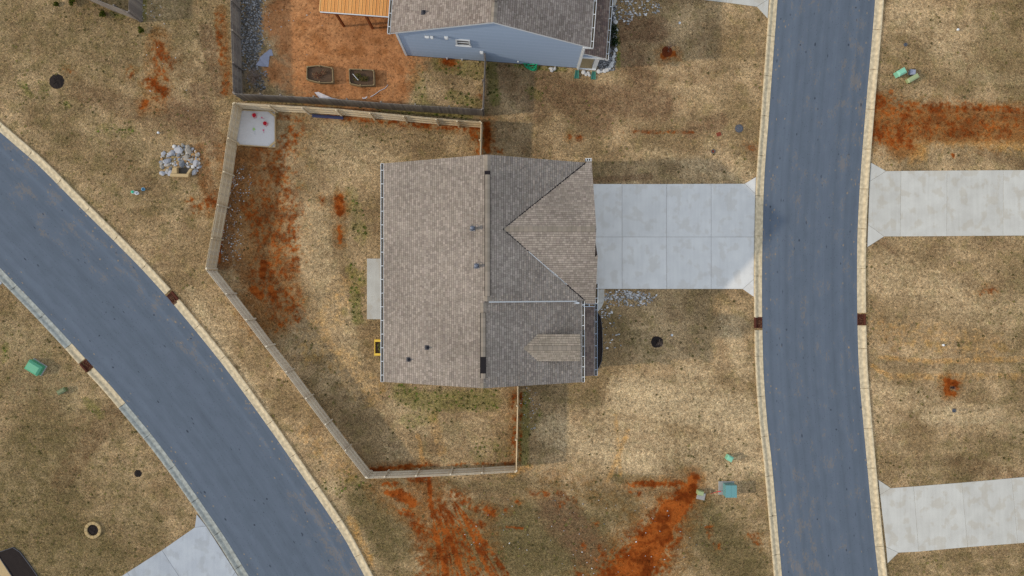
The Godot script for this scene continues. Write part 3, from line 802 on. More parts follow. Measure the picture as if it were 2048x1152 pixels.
func build_house() -> void:
	var root := thing("house", "brown shingled house with front gable and dormer inside the pale fence", "house", Vector3.ZERO)
	var t1 := [lin(158, 147, 136), lin(152, 141, 130), lin(165, 153, 142), lin(145, 134, 124)]
	var zt := -8.27
	var zb := 6.23
	var sl := 0.429
	# walls under the eaves
	part("wall", prism_mesh(pp([-8.1, -7.95, 4.6, -7.95, 4.6, 0.6, 4.22, 0.6, 4.22, 5.92, -8.1, 5.92]), -0.3, 4.55), M.siding_tan, root)
	part("wall", prism_mesh(pp([4.45, -7.95, 4.95, -7.95, 4.95, 0.72, 4.45, 0.72]), -0.3, 4.6), M.siding_tan, root)
	pave(pp([-8.1, -7.95, 4.95, -7.95, 4.95, 0.72, 4.22, 0.72, 4.22, 5.92, -8.1, 5.92]))
	for e in [[-7.95, -1.0], [5.92, 1.0]]:
		var g := begin()
		for z in [e[0] - e[1] * 0.12, e[0] - e[1] * 0.01]: tri(g, Vector3(-8.1, 4.5, z), Vector3(4.3, 4.5, z), Vector3(-1.6, 7.35, z))
		part("gable_wall", done(g), M.siding_tan, root)
	var gg := begin()
	for x in [4.83, 4.94]: tri(gg, Vector3(x, 4.55, -7.95), Vector3(x, 4.55, 0.7), Vector3(x, 6.95, -3.69))
	part("gable_wall", done(gg), M.siding_tan, root)
	var door := part("garage_door", box_mesh(Vector3(0.06, 2.2, 4.9)), M.white, root, Vector3(4.98, 1.1, -3.7))
	for r in 4: part("door_panel", box_mesh(Vector3(0.03, 0.5, 4.8), 0.01), M.white, door, Vector3(0.035, -0.82 + r * 0.55, 0))
	# roof slopes
	var left := roof_plane(root, pp([-8.53, zt, -1.52, zt, -1.52, 0.82, -1.77, 0.82, -1.77, zb, -8.53, zb]), 7.7 + sl * 1.52, Vector2(sl, 0), M.fascia_tan, t1, 101)
	roof_plane(root, pp([-1.52, zt, 4.87, zt, -0.587, -3.69, 4.8, 0.82, -1.52, 0.82]), 7.048, Vector2(-sl, 0), M.fascia_tan, t1, 102)
	var low := roof_plane(root, pp([-1.77, 0.82, 4.62, 0.82, 4.62, zb, -1.77, zb]), 6.831, Vector2(-sl, 0), M.fascia_tan, t1, 103)
	var gs := 0.513
	roof_plane(root, pp([-0.587, -3.69, 5.28, -3.69, 5.26, -8.38, 4.98, -8.38, 4.87, -8.27]), 7.3 + gs * 3.69, Vector2(0, gs), M.fascia_tan, t1, 104)
	var gb := roof_plane(root, pp([-0.587, -3.69, 5.28, -3.69, 5.28, -2.0, 5.47, -2.1, 5.5, 1.03, 4.9, 1.03, 4.8, 0.82]), 7.3 - gs * 3.69, Vector2(0, -gs), M.fascia_tan, t1, 105)
	var st := begin()
	for q in [[5.275, -2.95], [5.46, -2.12], [5.28, -1.98]]: st.add_vertex(Vector3(q[0], 7.3 - gs * (q[1] + 3.69) - 0.09, q[1]))
	for q in [[5.275, -2.95], [5.46, -2.12], [5.28, -1.98]]: st.add_vertex(Vector3(q[0], 7.3 - gs * (q[1] + 3.69) - 0.16, q[1]))
	part("dark_wedge", done(st), M.wedge_dark, gb)  # dark brown triangle at the step in the gable edge
	# dormer
	var dz := 3.84
	var dh := 6.52
	var ds := 0.45
	var dw := 0.86
	for s in [-1.0, 1.0]:
		var he := dh - ds * dw
		var xe := (6.831 - he) / sl
		var xp := (6.831 - dh) / sl
		roof_plane(root, pp([xp, dz, 4.36, dz, 4.36, dz + s * dw, xe, dz + s * dw]), dh + ds * s * dz, Vector2(0, -ds * s), M.fascia_tan, [lin(158, 147, 133), lin(151, 140, 126), lin(165, 153, 139)], 110 + int(s))
	st = begin()
	prism(st, pp([1.8, dz - 0.72, 4.2, dz - 0.72, 4.2, dz + 0.72, 1.8, dz + 0.72]), 5.0, 6.02)
	tri(st, Vector3(4.2, 6.0, dz - 0.72), Vector3(4.2, 6.0, dz + 0.72), Vector3(4.2, 6.36, dz))
	part("dormer_wall", done(st), M.siding_tan, root)
	ridge_caps(root, Vector3(0.75, dh + 0.02, dz), Vector3(4.36, dh + 0.02, dz), 0.15, 0.06, M.cap, 31)
	# porch roof, lower than the main eave
	var porch := roof_plane(root, pp([4.1, 1.06, 5.72, 1.06, 5.72, 6.06, 4.1, 6.06]), 2.82 + 0.38 * 5.72, Vector2(-0.38, 0), M.fascia_tan, [lin(128, 112, 104), lin(115, 102, 96), lin(136, 122, 112)], 107)
	for z in [1.5, 3.6, 5.8]: part("porch_post", box_mesh(Vector3(0.15, 2.7, 0.15), 0.01), M.white, root, Vector3(5.45, 1.3, z))
	# ridge vents with their caps, one stretch stripped to the bare vent
	for e in [[-1.52, 7.7, -7.25, 0.5], [-1.79, 7.6, 1.55, 5.6]]:
		var x: float = e[0]
		part("ridge_vent", box_mesh(Vector3(0.37, 0.1, e[3] - e[2])), M.black_matte, left, Vector3(x, e[1] + 0.01, (e[2] + e[3]) / 2))
		if x > -1.6: ridge_caps(root, Vector3(x, e[1] + 0.1, e[3]), Vector3(x, e[1] + 0.1, e[2]), 0.15, 0.03, M.cap, 32)
		else:
			ridge_caps(root, Vector3(x, e[1] + 0.1, 4.27), Vector3(x, e[1] + 0.1, e[2]), 0.15, 0.03, M.cap, 33)
			ridge_caps(root, Vector3(x, e[1] + 0.1, 5.62), Vector3(x, e[1] + 0.1, 5.3), 0.15, 0.03, M.cap, 34)
	ridge_caps(root, Vector3(-1.52, 7.72, -7.3), Vector3(-1.52, 7.72, zt), 0.19, 0.08, M.cap, 35)
	ridge_caps(root, Vector3(-1.78, 7.61, zb), Vector3(-1.78, 7.61, 5.65), 0.19, 0.08, M.cap, 36)
	ridge_caps(root, Vector3(-1.53, 7.72, 0.82), Vector3(-1.53, 7.72, 0.5), 0.19, 0.08, M.cap, 37)
	ridge_caps(root, Vector3(-1.78, 7.61, 1.55), Vector3(-1.78, 7.61, 0.85), 0.19, 0.08, M.cap, 38)
	ridge_caps(root, Vector3(-0.5, 7.33, -3.69), Vector3(5.3, 7.33, -3.69), 0.17, 0.08, M.cap, 39)
	# flashing: step joint, open valley and kick-out
	st = begin()
	box(st, Vector3(0, 0, 0), Vector3(6.25, 0.02, 0.08))
	part("step_flashing", done(st), M.white, low, Vector3(1.43, 6.831 - sl * 1.43 + 0.03, 0.87)).rotation.z = -atan(sl)
	for e in [[-2.32, -1.6, 0.035], [-1.62, -1.2, 0.05], [-1.22, -0.75, 0.075], [-0.77, -0.2, 0.06]]:
		var va := Vector3((-0.252 + gs * (e[0] + 3.69)) / sl, 0, e[0])
		var vb := Vector3((-0.252 + gs * (e[1] + 3.69)) / sl, 0, e[1])
		va.y = 7.048 - sl * va.x + 0.026
		vb.y = 7.048 - sl * vb.x + 0.026
		st = begin()
		var sd: float = e[2] / 2
		quad(st, va + Vector3(sd * .5, 0.006, -sd * .5), vb + Vector3(sd, 0.006, -sd), vb, va)
		quad(st, va, vb, vb + Vector3(-sd, 0.006, sd), va + Vector3(-sd * .5, 0.006, sd * .5))
		part("valley_flashing", done(st), M.white, gb)
	for e in [[-0.55, -3.69, 4.8, 0.82, 1.0], [-0.55, -3.69, 4.87, -8.27, -1.0]]:
		st = begin()
		for i in 60:
			var va := Vector3(lerpf(e[0], e[2], i / 60.0), 0, lerpf(e[1], e[3], i / 60.0))
			var vb := Vector3(lerpf(e[0], e[2], (i + 1) / 60.0), 0, lerpf(e[1], e[3], (i + 1) / 60.0))
			va.y = 7.048 - sl * va.x + 0.03
			vb.y = 7.048 - sl * vb.x + 0.03
			var sd := Vector3(0.5, 0, -0.6 * e[4]) * rng.randf_range(0.03, 0.06)
			quad(st, va - sd, vb - sd, vb + sd, va + sd)
		part("valley_line", done(st), M.black_matte, root)
	part("kickout_flashing", prism_mesh(pp([-0.34, 0, 0, -0.06, 0.14, -0.05, 0.14, 0.06, 0, 0.07]), 0, 0.05, 0.01), M.white, low, Vector3(4.3, 6.831 - sl * 4.3 + 0.03, 0.98)).rotation.z = -atan(sl)
	# gutters
	gutter(left, Vector3(-8.53, 4.72, zb), Vector3(-8.53, 4.72, zt), Vector3(-1, 0, 0), 0.87)
	gutter(low, Vector3(4.62, 4.86, 0.78), Vector3(4.62, 4.86, zb), Vector3(1, 0, 0), 0.63)
	gutter(porch, Vector3(5.72, 2.82, 1.1), Vector3(5.72, 2.82, 6.06), Vector3(1, 0, 0), 0.8, "gutter_blue")
	gutter(gb, Vector3(4.72, 4.86, 1.05), Vector3(5.5, 4.86, 1.05), Vector3(0, 0, 1), 0.5, "gutter_blue")
	gutter(gb, Vector3(5.5, 4.94, -0.3), Vector3(5.5, 4.9, 1.0), Vector3(1, 0, 0), 0.5)
	gutter(root, Vector3(4.85, 4.86, -8.39), Vector3(5.28, 4.86, -8.39), Vector3(0, 0, -1), 0.14)
	for e in [[-8.3, -7.8], [-8.3, 5.8], [5.6, 1.2]]: part("downspout", box_mesh(Vector3(0.08, 2.4 if e[0] > 0 else 4.5, 0.08), 0.01), M.white, root, Vector3(e[0], 1.3 if e[0] > 0 else 2.3, e[1]))
	# pipes through the left slope
	for e in [[945, 457, true], [953, 532, true], [855, 695, false], [818, 719, false]]:
		var h := 7.3
		for it in 4: h = 7.7 + sl * (1.52 + site(e[0], e[1], h).x)
		pipe_vent(left, site(e[0], e[1], h), e[2])

func build_neighbour() -> void:
	var A := site(813, 110)
	var root := thing("house", "blue lap-sided house with white trim and grey-brown gable roof", "house", A, -0.0738)
	var tones := [lin(154, 142, 132), lin(147, 135, 126), lin(161, 149, 139), lin(139, 127, 118)]
	var w := 12.56
	var pk := 6.6
	var depth := 15.0
	boards(root, Vector3.ZERO, 0.0, w, 0.06, 4.62, 4.75, pk, 7.72, M.siding_blue)
	part("back_wall", prism_mesh(pp([0, -0.02, w, -0.02, w, -depth, 0, -depth]), -0.3, 4.6), M.siding_blue[0], root)
	var st := begin()
	for z in [-0.03, -0.12]: tri(st, Vector3(0, 4.55, z), Vector3(w, 4.55, z), Vector3(pk, 7.7, z))
	part("gable_core", done(st), M.siding_blue[0], root)
	part("foundation", box_mesh(Vector3(w + 0.02, 0.14, 0.1)), M.concrete_dark, root, Vector3(w / 2, 0.0, 0.0))
	for x in [0.0, w]: part("corner_trim", box_mesh(Vector3(0.14, 4.6, 0.1)), M.white, root, Vector3(x, 2.35, 0.03))
	var sa := (7.85 - 4.68) / 6.95
	var sb := (7.85 - 4.75) / (w + 0.42 - pk)
	var lr := roof_plane(root, pp([-0.35, 0.16, pk, 0.16, pk, -depth, -0.35, -depth]), 7.85 - sa * pk, Vector2(sa, 0), M.white, tones, 201)
	var rr := roof_plane(root, pp([pk, 0.16, w + 0.42, 0.16, w + 0.42, -depth, pk, -depth]), 7.85 + sb * pk, Vector2(-sb, 0), M.white, tones, 202)
	part("ridge_vent", box_mesh(Vector3(0.37, 0.1, 12.6)), M.black_matte, lr, Vector3(pk + 0.02, 7.86, -7.5))
	ridge_caps(root, Vector3(pk + 0.02, 7.95, -1.15), Vector3(pk + 0.02, 7.95, -13.8), 0.15, 0.03, M.cap, 41)
	ridge_caps(root, Vector3(pk, 7.87, 0.16), Vector3(pk, 7.87, -1.2), 0.18, 0.08, M.cap, 42)
	gutter(lr, Vector3(-0.35, 4.72, 0.2), Vector3(-0.35, 4.72, -depth), Vector3(-1, 0, 0), 0.85)
	gutter(rr, Vector3(w + 0.42, 4.78, 0.2), Vector3(w + 0.42, 4.78, -depth), Vector3(1, 0, 0), 0.85)
	part("cornice_return", box_mesh(Vector3(0.5, 0.18, 0.25), 0.02), M.white, rr, Vector3(w + 0.2, 4.58, 0.06))
	part("downspout", box_mesh(Vector3(0.1, 4.5, 0.09), 0.01), M.white, root, Vector3(w + 0.06, 2.28, 0.13))
	window(root, Vector3(4.42, 3.62, 0.03), 0.98, 1.05)
	for e in [[2.06, 4.32, 0.3, 0.1], [2.38, 4.3, 0.2, 0.2], [3.36, 4.42, 0.24, 0.22], [5.62, 2.05, 0.24, 0.24]]:
		var v := part("wall_vent", box_mesh(Vector3(e[2], e[3], 0.14), 0.03), M.white, root, Vector3(e[0], e[1], 0.1))
		part("hood_flap", box_mesh(Vector3(e[2] * 0.7, e[3] * 0.7, 0.06), 0.02), M.white, v, Vector3(0, -e[3] * 0.35, 0.06))
	for x in [3.0, 4.1]: part("drain_pipe", box_mesh(Vector3(0.07, 0.3, 0.07)), M.white, root, Vector3(x, 0.16, 0.1))
	part("hose_tap", lathe_mesh(pp([0, 0.12, 0.06, 0.1, 0.06, 0, 0, 0]), 10), M.white, root, Vector3(8.2, 0.6, 0.1))
	# porch
	var ps := 0.42
	var pr := roof_plane(root, pp([w + 0.02, 0.12, w + 1.72, 0.12, w + 1.72, -8.0, w + 0.02, -8.0]), 2.72 + ps * (w + 1.72), Vector2(-ps, 0), M.white, [lin(124, 106, 98), lin(112, 98, 92), lin(136, 120, 110)], 203)
	gutter(pr, Vector3(w + 1.72, 2.74, 0.2), Vector3(w + 1.72, 2.74, -8.0), Vector3(1, 0, 0), 0.8)
	st = begin()
	for z in [-0.02, 0.05]: tri(st, Vector3(w + 0.05, 2.5, z), Vector3(w + 1.6, 2.5, z), Vector3(w + 0.05, 3.25, z))
	part("porch_gable", done(st), M.siding_blue[1], root)
	part("porch_beam", box_mesh(Vector3(1.6, 0.2, 0.16)), M.white, root, Vector3(w + 0.85, 2.44, 0.02))
	for z in [-0.1, -4.0, -7.8]: part("porch_post", box_mesh(Vector3(0.3, 2.4, 0.3), 0.02), M.white, root, Vector3(w + 1.2, 1.15, z))
	part("porch_floor", prism_mesh(pp([w, 0.05, w + 1.28, 0.05, w + 1.28, -8, w, -8]), -0.1, 0.12, 0.02), M.concrete_tan, root)
	part("porch_edge", box_mesh(Vector3(1.35, 0.16, 0.08)), M.white, root, Vector3(w + 0.66, 0.08, 0.09))
	pipe_vent(lr, Vector3(1.95, 7.85 - sa * (pk - 1.95), -0.95), false)
	var B := root.transform
	var foot := PackedVector2Array()
	for e in [[0, 0.1], [w + 1.3, 0.1], [w + 1.3, -14.0], [0, -14.0]]:
		var q := B * Vector3(e[0], 0, e[1])
		foot.append(Vector2(q.x, q.z))
	pave(foot)
	# patio cover of ribbed sheet behind the house
	var c := thing("patio_cover", "orange ribbed metal patio cover on wooden posts beside the blue house", "patio cover", site(714, 30, 2.6) * Vector3(1, 0, 1), -0.0738)
	for i in 21:
		var p := part("roof_sheet", box_mesh(Vector3(0.232, 0.03, 5.0)), M.orange_sheet[i % 3], c, Vector3(-2.42 + i * 0.24, 2.72, -2.52))
		part("rib", box_mesh(Vector3(0.035, 0.045, 5.0), 0.012), M.orange_sheet[(i + 1) % 3], p, Vector3(0.105, 0.03, 0))
		part("rib", box_mesh(Vector3(0.02, 0.02, 5.0), 0.006), M.orange_sheet[i % 3], p, Vector3(0.0, 0.02, 0))
	part("edge_trim", box_mesh(Vector3(5.08, 0.1, 0.05), 0.01), M.white, c, Vector3(0, 2.7, 0.02))
	part("side_trim", box_mesh(Vector3(0.06, 0.1, 5.0), 0.01), M.orange_pale, c, Vector3(-2.57, 2.72, -2.5))
	part("beam", box_mesh(Vector3(4.9, 0.2, 0.12)), M.timber, c, Vector3(0, 2.5, -0.06))
	for x in [-1.55, 0.55, 2.3]: part("post", box_mesh(Vector3(0.14, 2.5, 0.14), 0.01), M.timber, c, Vector3(x, 1.2, -0.1))

# ------------------------------------------------------------------ small things
func utility_box(called: String, label: String, at: Vector3, size: Vector3, turn: float, m: Material, taper := 0.0, pad := Vector2.ZERO, pad_off := Vector3.ZERO, lids := 1) -> void:
	var root := thing(called, label, "utility box", at, turn)
	var st := begin()
	var h := size.y
	var hx := size.x / 2
	var hz := size.z / 2
	var lo := [Vector3(-hx, -0.05, -hz), Vector3(hx, -0.05, -hz), Vector3(hx, -0.05, hz), Vector3(-hx, -0.05, hz)]
	var top := h * 0.8
	var hi := [Vector3(-hx, top, -hz), Vector3(hx, top, -hz), Vector3(hx, top, hz), Vector3(-hx, top, hz)]
	for i in 4: quad(st, lo[i], lo[(i + 1) % 4], hi[(i + 1) % 4], hi[i])
	part("body", done(st), m, root)
	for k in lids:
		var x0 := lerpf(-hx, hx, float(k) / lids) - (0.02 if k == 0 else -0.004)
		var x1 := lerpf(-hx, hx, float(k + 1) / lids) + (0.02 if k == lids - 1 else -0.004)
		st = begin()
		var a := [Vector3(x0, top, -hz - 0.02), Vector3(x1, top, -hz - 0.02), Vector3(x1, top, hz + 0.02), Vector3(x0, top, hz + 0.02)]
		var tx0 := x0 + (taper if k == 0 else 0.0)
		var tx1 := x1 - (taper if k == lids - 1 else 0.0)
		var b := [Vector3(tx0, h, -hz + taper), Vector3(tx1, h, -hz + taper), Vector3(tx1, h, hz - taper), Vector3(tx0, h, hz - taper)]
		for i in 4: quad(st, a[i], a[(i + 1) % 4], b[(i + 1) % 4], b[i])
		quad(st, b[0], b[1], b[2], b[3])
		quad(st, a[0], a[1], a[2], a[3])
		part("lid", done(st), m, root)
	part("latch", box_mesh(Vector3(0.08, 0.1, 0.03), 0.01), M.zinc, root, Vector3(0, h * 0.5, hz + 0.012))
	if pad.x > 0: part("pad", box_mesh(Vector3(pad.x, 0.16, pad.y), 0.02), M.concrete_grey, root, pad_off + Vector3(0, 0.02, 0))
func foliage_mesh(seed_: int, r: Vector3, count: int, leaf: float, c0: Color, c1: Color) -> ArrayMesh:
	var q := RandomNumberGenerator.new()
	q.seed = seed_
	var lobes := []
	for i in 7: lobes.append([Vector3(q.randf_range(-.5, .5), q.randf_range(-.2, .45), q.randf_range(-.5, .5)), q.randf_range(.35, .6)])
	var st := begin()
	for i in count:
		var l = lobes[q.randi() % 7]
		var d := Vector3(q.randfn(), q.randfn(), q.randfn()).normalized()
		var p: Vector3 = (l[0] + d * l[1] * sqrt(q.randf())) * r + Vector3(0, r.y * 0.75, 0)
		if p.y < 0.02: p.y = 0.02 + q.randf() * 0.05
		var x := Vector3(q.randfn(), q.randfn() * 0.6, q.randfn()).normalized() * leaf * q.randf_range(.6, 1.3)
		var y := x.cross(d + Vector3(0, 0.3, 0)).normalized() * leaf * 0.45
		var c := c0.lerp(c1, q.randf())
		st.set_color(c)
		quad(st, p - x, p + y, p + x, p - y)
	return done(st)
func shrub(label: String, u: float, v: float, r: Vector3, c0: Color, c1: Color, seed_: int, group := "", category := "shrub") -> void:
	var root := thing("shrub", label, category, flat(u, v), 0.0, group)
	part("foliage", foliage_mesh(seed_, r, 700, 0.05, c0, c1), M.leaf, root)
	var st := begin()
	tube(st, PackedVector3Array([Vector3(0, -0.02, 0), Vector3(0.01, r.y * 0.5, 0.01)]), 0.025, 6, 0.012)
	part("stem", done(st), M.bark, root)
func twigs(root: Node3D, seed_: int, h: float, spread: float, n: int, lean := Vector3.ZERO) -> void:
	var q := RandomNumberGenerator.new()
	q.seed = seed_
	var st := begin()
	tube(st, PackedVector3Array([Vector3(0, 0, 0), lean * 0.5 + Vector3(0, h * 0.5, 0), lean + Vector3(0, h, 0)]), 0.022, 6, 0.008)
	part("trunk", done(st), M.bark, root)
	st = begin()
	for i in n:
		var f := q.randf_range(0.15, 0.9)
		var b := lean * f + Vector3(0, h * f, 0)
		var a := q.randf() * TAU
		var d := Vector3(cos(a), q.randf_range(0.2, 0.8), sin(a)) * spread * q.randf_range(0.5, 1.0)
		tube(st, PackedVector3Array([b, b + d * 0.5 + Vector3(0, 0.03, 0), b + d]), 0.011, 4, 0.004)
		for k in 2: tube(st, PackedVector3Array([b + d * 0.5, b + d * 0.5 + Vector3(q.randf_range(-1, 1), q.randf_range(0, 1), q.randf_range(-1, 1)) * spread * 0.35]), 0.006, 4, 0.003)
	part("crown", done(st), M.twig, root)
func mulch_bed(root: Node3D, r: float, m: Material, seed_: int) -> void:
	# a low rough mound
	var st := begin()
	var f := noise(seed_, 6.0, 3)
	var n := 26
	var pt := func(i: int, k: int) -> Vector3:
		var a := TAU * i / n
		var e := r * (k / 5.0) * (1.0 + (f.get_noise_1d(cos(a) * 2.0 + seed_) * 0.14 if k > 2 else 0.0))
		var p := Vector3(cos(a) * e, 0, sin(a) * e)
		p.y = 0.075 * (1.0 - pow(k / 5.0, 2)) + f.get_noise_2d(p.x * 3, p.z * 3) * 0.05 * (1.0 if k < 5 else 0.0) + 0.012
		return p
	for i in n:
		for k in 5: quad(st, pt.call(i, k), pt.call(i + 1, k), pt.call(i + 1, k + 1), pt.call(i, k + 1))
	part("mulch", done(st), m, root)
	var c := PackedVector2Array()
	for i in 12: c.append(Vector2(root.position.x + cos(TAU * i / 12) * r, root.position.z + sin(TAU * i / 12) * r))
	pave(c)
func sheet_mesh(poly: PackedVector2Array, o: Vector2, cell: float, rise: float, seed_: int) -> ArrayMesh:
	# a crumpled cloth lying on the ground
	var f := noise(seed_, 1.6, 3)
	var lo := Vector2(1e9, 1e9)
	var hi := -lo
	for p in poly:
		lo = lo.min(p); hi = hi.max(p)
	var st := begin()
	st.set_smooth_group(1)
	var h := func(p: Vector2) -> Vector3:
		return Vector3(p.x - o.x, 0.03 + rise * absf(f.get_noise_2d(p.x * 0.8, p.y * 2.0)) * 1.6 + 0.012 * f.get_noise_2d(p.x * 5, p.y * 5), p.y - o.y)
	var y := lo.y
	while y < hi.y:
		var x := lo.x
		while x < hi.x:
			for q in Geometry2D.intersect_polygons(PackedVector2Array([Vector2(x, y), Vector2(x + cell, y), Vector2(x + cell, y + cell), Vector2(x, y + cell)]), poly):
				for k in range(1, q.size() - 1): tri(st, h.call(q[0]), h.call(q[k]), h.call(q[k + 1]))
			x += cell
		y += cell
	return done(st)
func scatter(called: String, label: String, category: String, mesh: Mesh, m: Material, spots: Array, parent: Node = self) -> void:
	# spots: [position, scale, turn, linear colour]
	var mm := MultiMesh.new()
	mm.transform_format = MultiMesh.TRANSFORM_3D
	mm.use_colors = true
	mm.mesh = mesh
	mm.instance_count = spots.size()
	for i in spots.size():
		var e = spots[i]
		mm.set_instance_transform(i, Transform3D(Basis(Vector3.UP, e[2]).scaled(e[1]), e[0]))
		mm.set_instance_color(i, e[3])
	var o := MultiMeshInstance3D.new()
	o.name = numbered(called) if parent == self else called
	o.multimesh = mm
	o.material_override = m
	parent.add_child(o, true)
	o.set_meta("kind", "stuff")
	if parent == self: tag(o, label, category, "", "stuff")

func tuft_mesh(seed_: int, blades: int, length: float, wide: float, flatness: float) -> ArrayMesh:
	var q := RandomNumberGenerator.new()
	q.seed = seed_
	var st := begin()
	for i in blades:
		var a := q.randf() * TAU
		var d := Vector3(cos(a), 0, sin(a))
		var sd := Vector3(-d.z, 0, d.x) * wide * q.randf_range(0.7, 1.3)
		var b := Vector3(q.randf_range(-.03, .03), 0, q.randf_range(-.03, .03))
		var l := length * q.randf_range(0.6, 1.2)
		var t := b + d * l + Vector3(0, l * flatness * q.randf_range(0.3, 1.0), 0)
		var mid := b + d * l * 0.5 + Vector3(0, l * flatness * 0.65, 0)
		tri(st, b - sd * 0.6, b + sd * 0.6, mid + sd)
		tri(st, b - sd * 0.6, mid + sd, mid - sd)
		tri(st, mid - sd, mid + sd, t)
	return done(st)
func grow_grass() -> void:
	var tufts := [tuft_mesh(1, 5, 0.085, 0.011, 0.4), tuft_mesh(2, 4, 0.12, 0.009, 0.3)]
	var q := RandomNumberGenerator.new()
	q.seed = 5
	for t in 2:
		var buf := PackedFloat32Array()
		var n := 0
		var pitch := 0.14 if t == 0 else 0.2
		var x := -40.5
		while x < 40.5:
			var z := -24.0
			while z < 24.0:
				var px := x + q.randf() * pitch
				var pz := z + q.randf() * pitch
				z += pitch
				var i := at_cell(px, pz)
				if hard[i]: continue
				var bare: float = maxf(weight["clay"][i], maxf(weight["soil"][i] * 0.75, weight["stone"][i]))
				if q.randf() < bare * 0.95: continue
				var a := q.randf() * TAU
				var s := q.randf_range(0.6, 1.25)
				var c := lin(gr[i * 3], gr[i * 3 + 1], gr[i * 3 + 2])
				var k := q.randf_range(0.85, 1.5)
				if q.randf() < 0.14: k *= 0.5
				var ca := cos(a) * s
				var sa := sin(a) * s
				buf.append_array([ca, 0.0, sa, px, 0.0, s, 0.0, 0.002, -sa, 0.0, ca, pz, c.r * k, c.g * k, c.b * k, 1.0])
				n += 1
			x += pitch
		var mm := MultiMesh.new()
		mm.transform_format = MultiMesh.TRANSFORM_3D
		mm.use_colors = true
		mm.mesh = tufts[t]
		mm.instance_count = n
		mm.buffer = buf
		var o := MultiMeshInstance3D.new()
		o.name = numbered("dry_grass")
		o.multimesh = mm
		o.material_override = M.leaf
		add_child(o)
		tag(o, "short dormant tan grass covering the yards" if t == 0 else "longer straw blades lying through the dormant lawn", "grass", "", "stuff")
	# low weeds in darker rosettes
	var spots := []
	var clump := noise(77, 0.12, 3)
	for i in 26000:
		var p := Vector3(q.randf_range(-40, 40), 0.004, q.randf_range(-23.5, 23.5))
		var k := at_cell(p.x, p.z)
		if hard[k]: continue
		var w: float = weight["green"][k] * 1.5 + weight["olive"][k] * 0.25 + clampf(clump.get_noise_2d(p.x * 2, p.z * 2) * 1.1 - 0.05, 0, 0.5) * 0.6 - weight["clay"][k] - weight["soil"][k] * 0.9 - weight["stone"][k]
		if q.randf() > w + 0.02: continue
		var f := q.randf_range(0.7, 1.3)
		var green: bool = weight["green"][k] > 0.25 and q.randf() < 0.75
		var c := lin(86 * f, 98 * f, 40 * f) if green else lin(104 * f, 96 * f, 56 * f)
		var s := q.randf_range(0.6, 1.5)
		spots.append([p, Vector3(s, s, s), q.randf() * TAU, c])
	scatter("weeds", "low olive green weeds growing in clumps through the lawn", "weeds", tuft_mesh(3, 9, 0.075, 0.02, 0.5), M.leaf, spots)

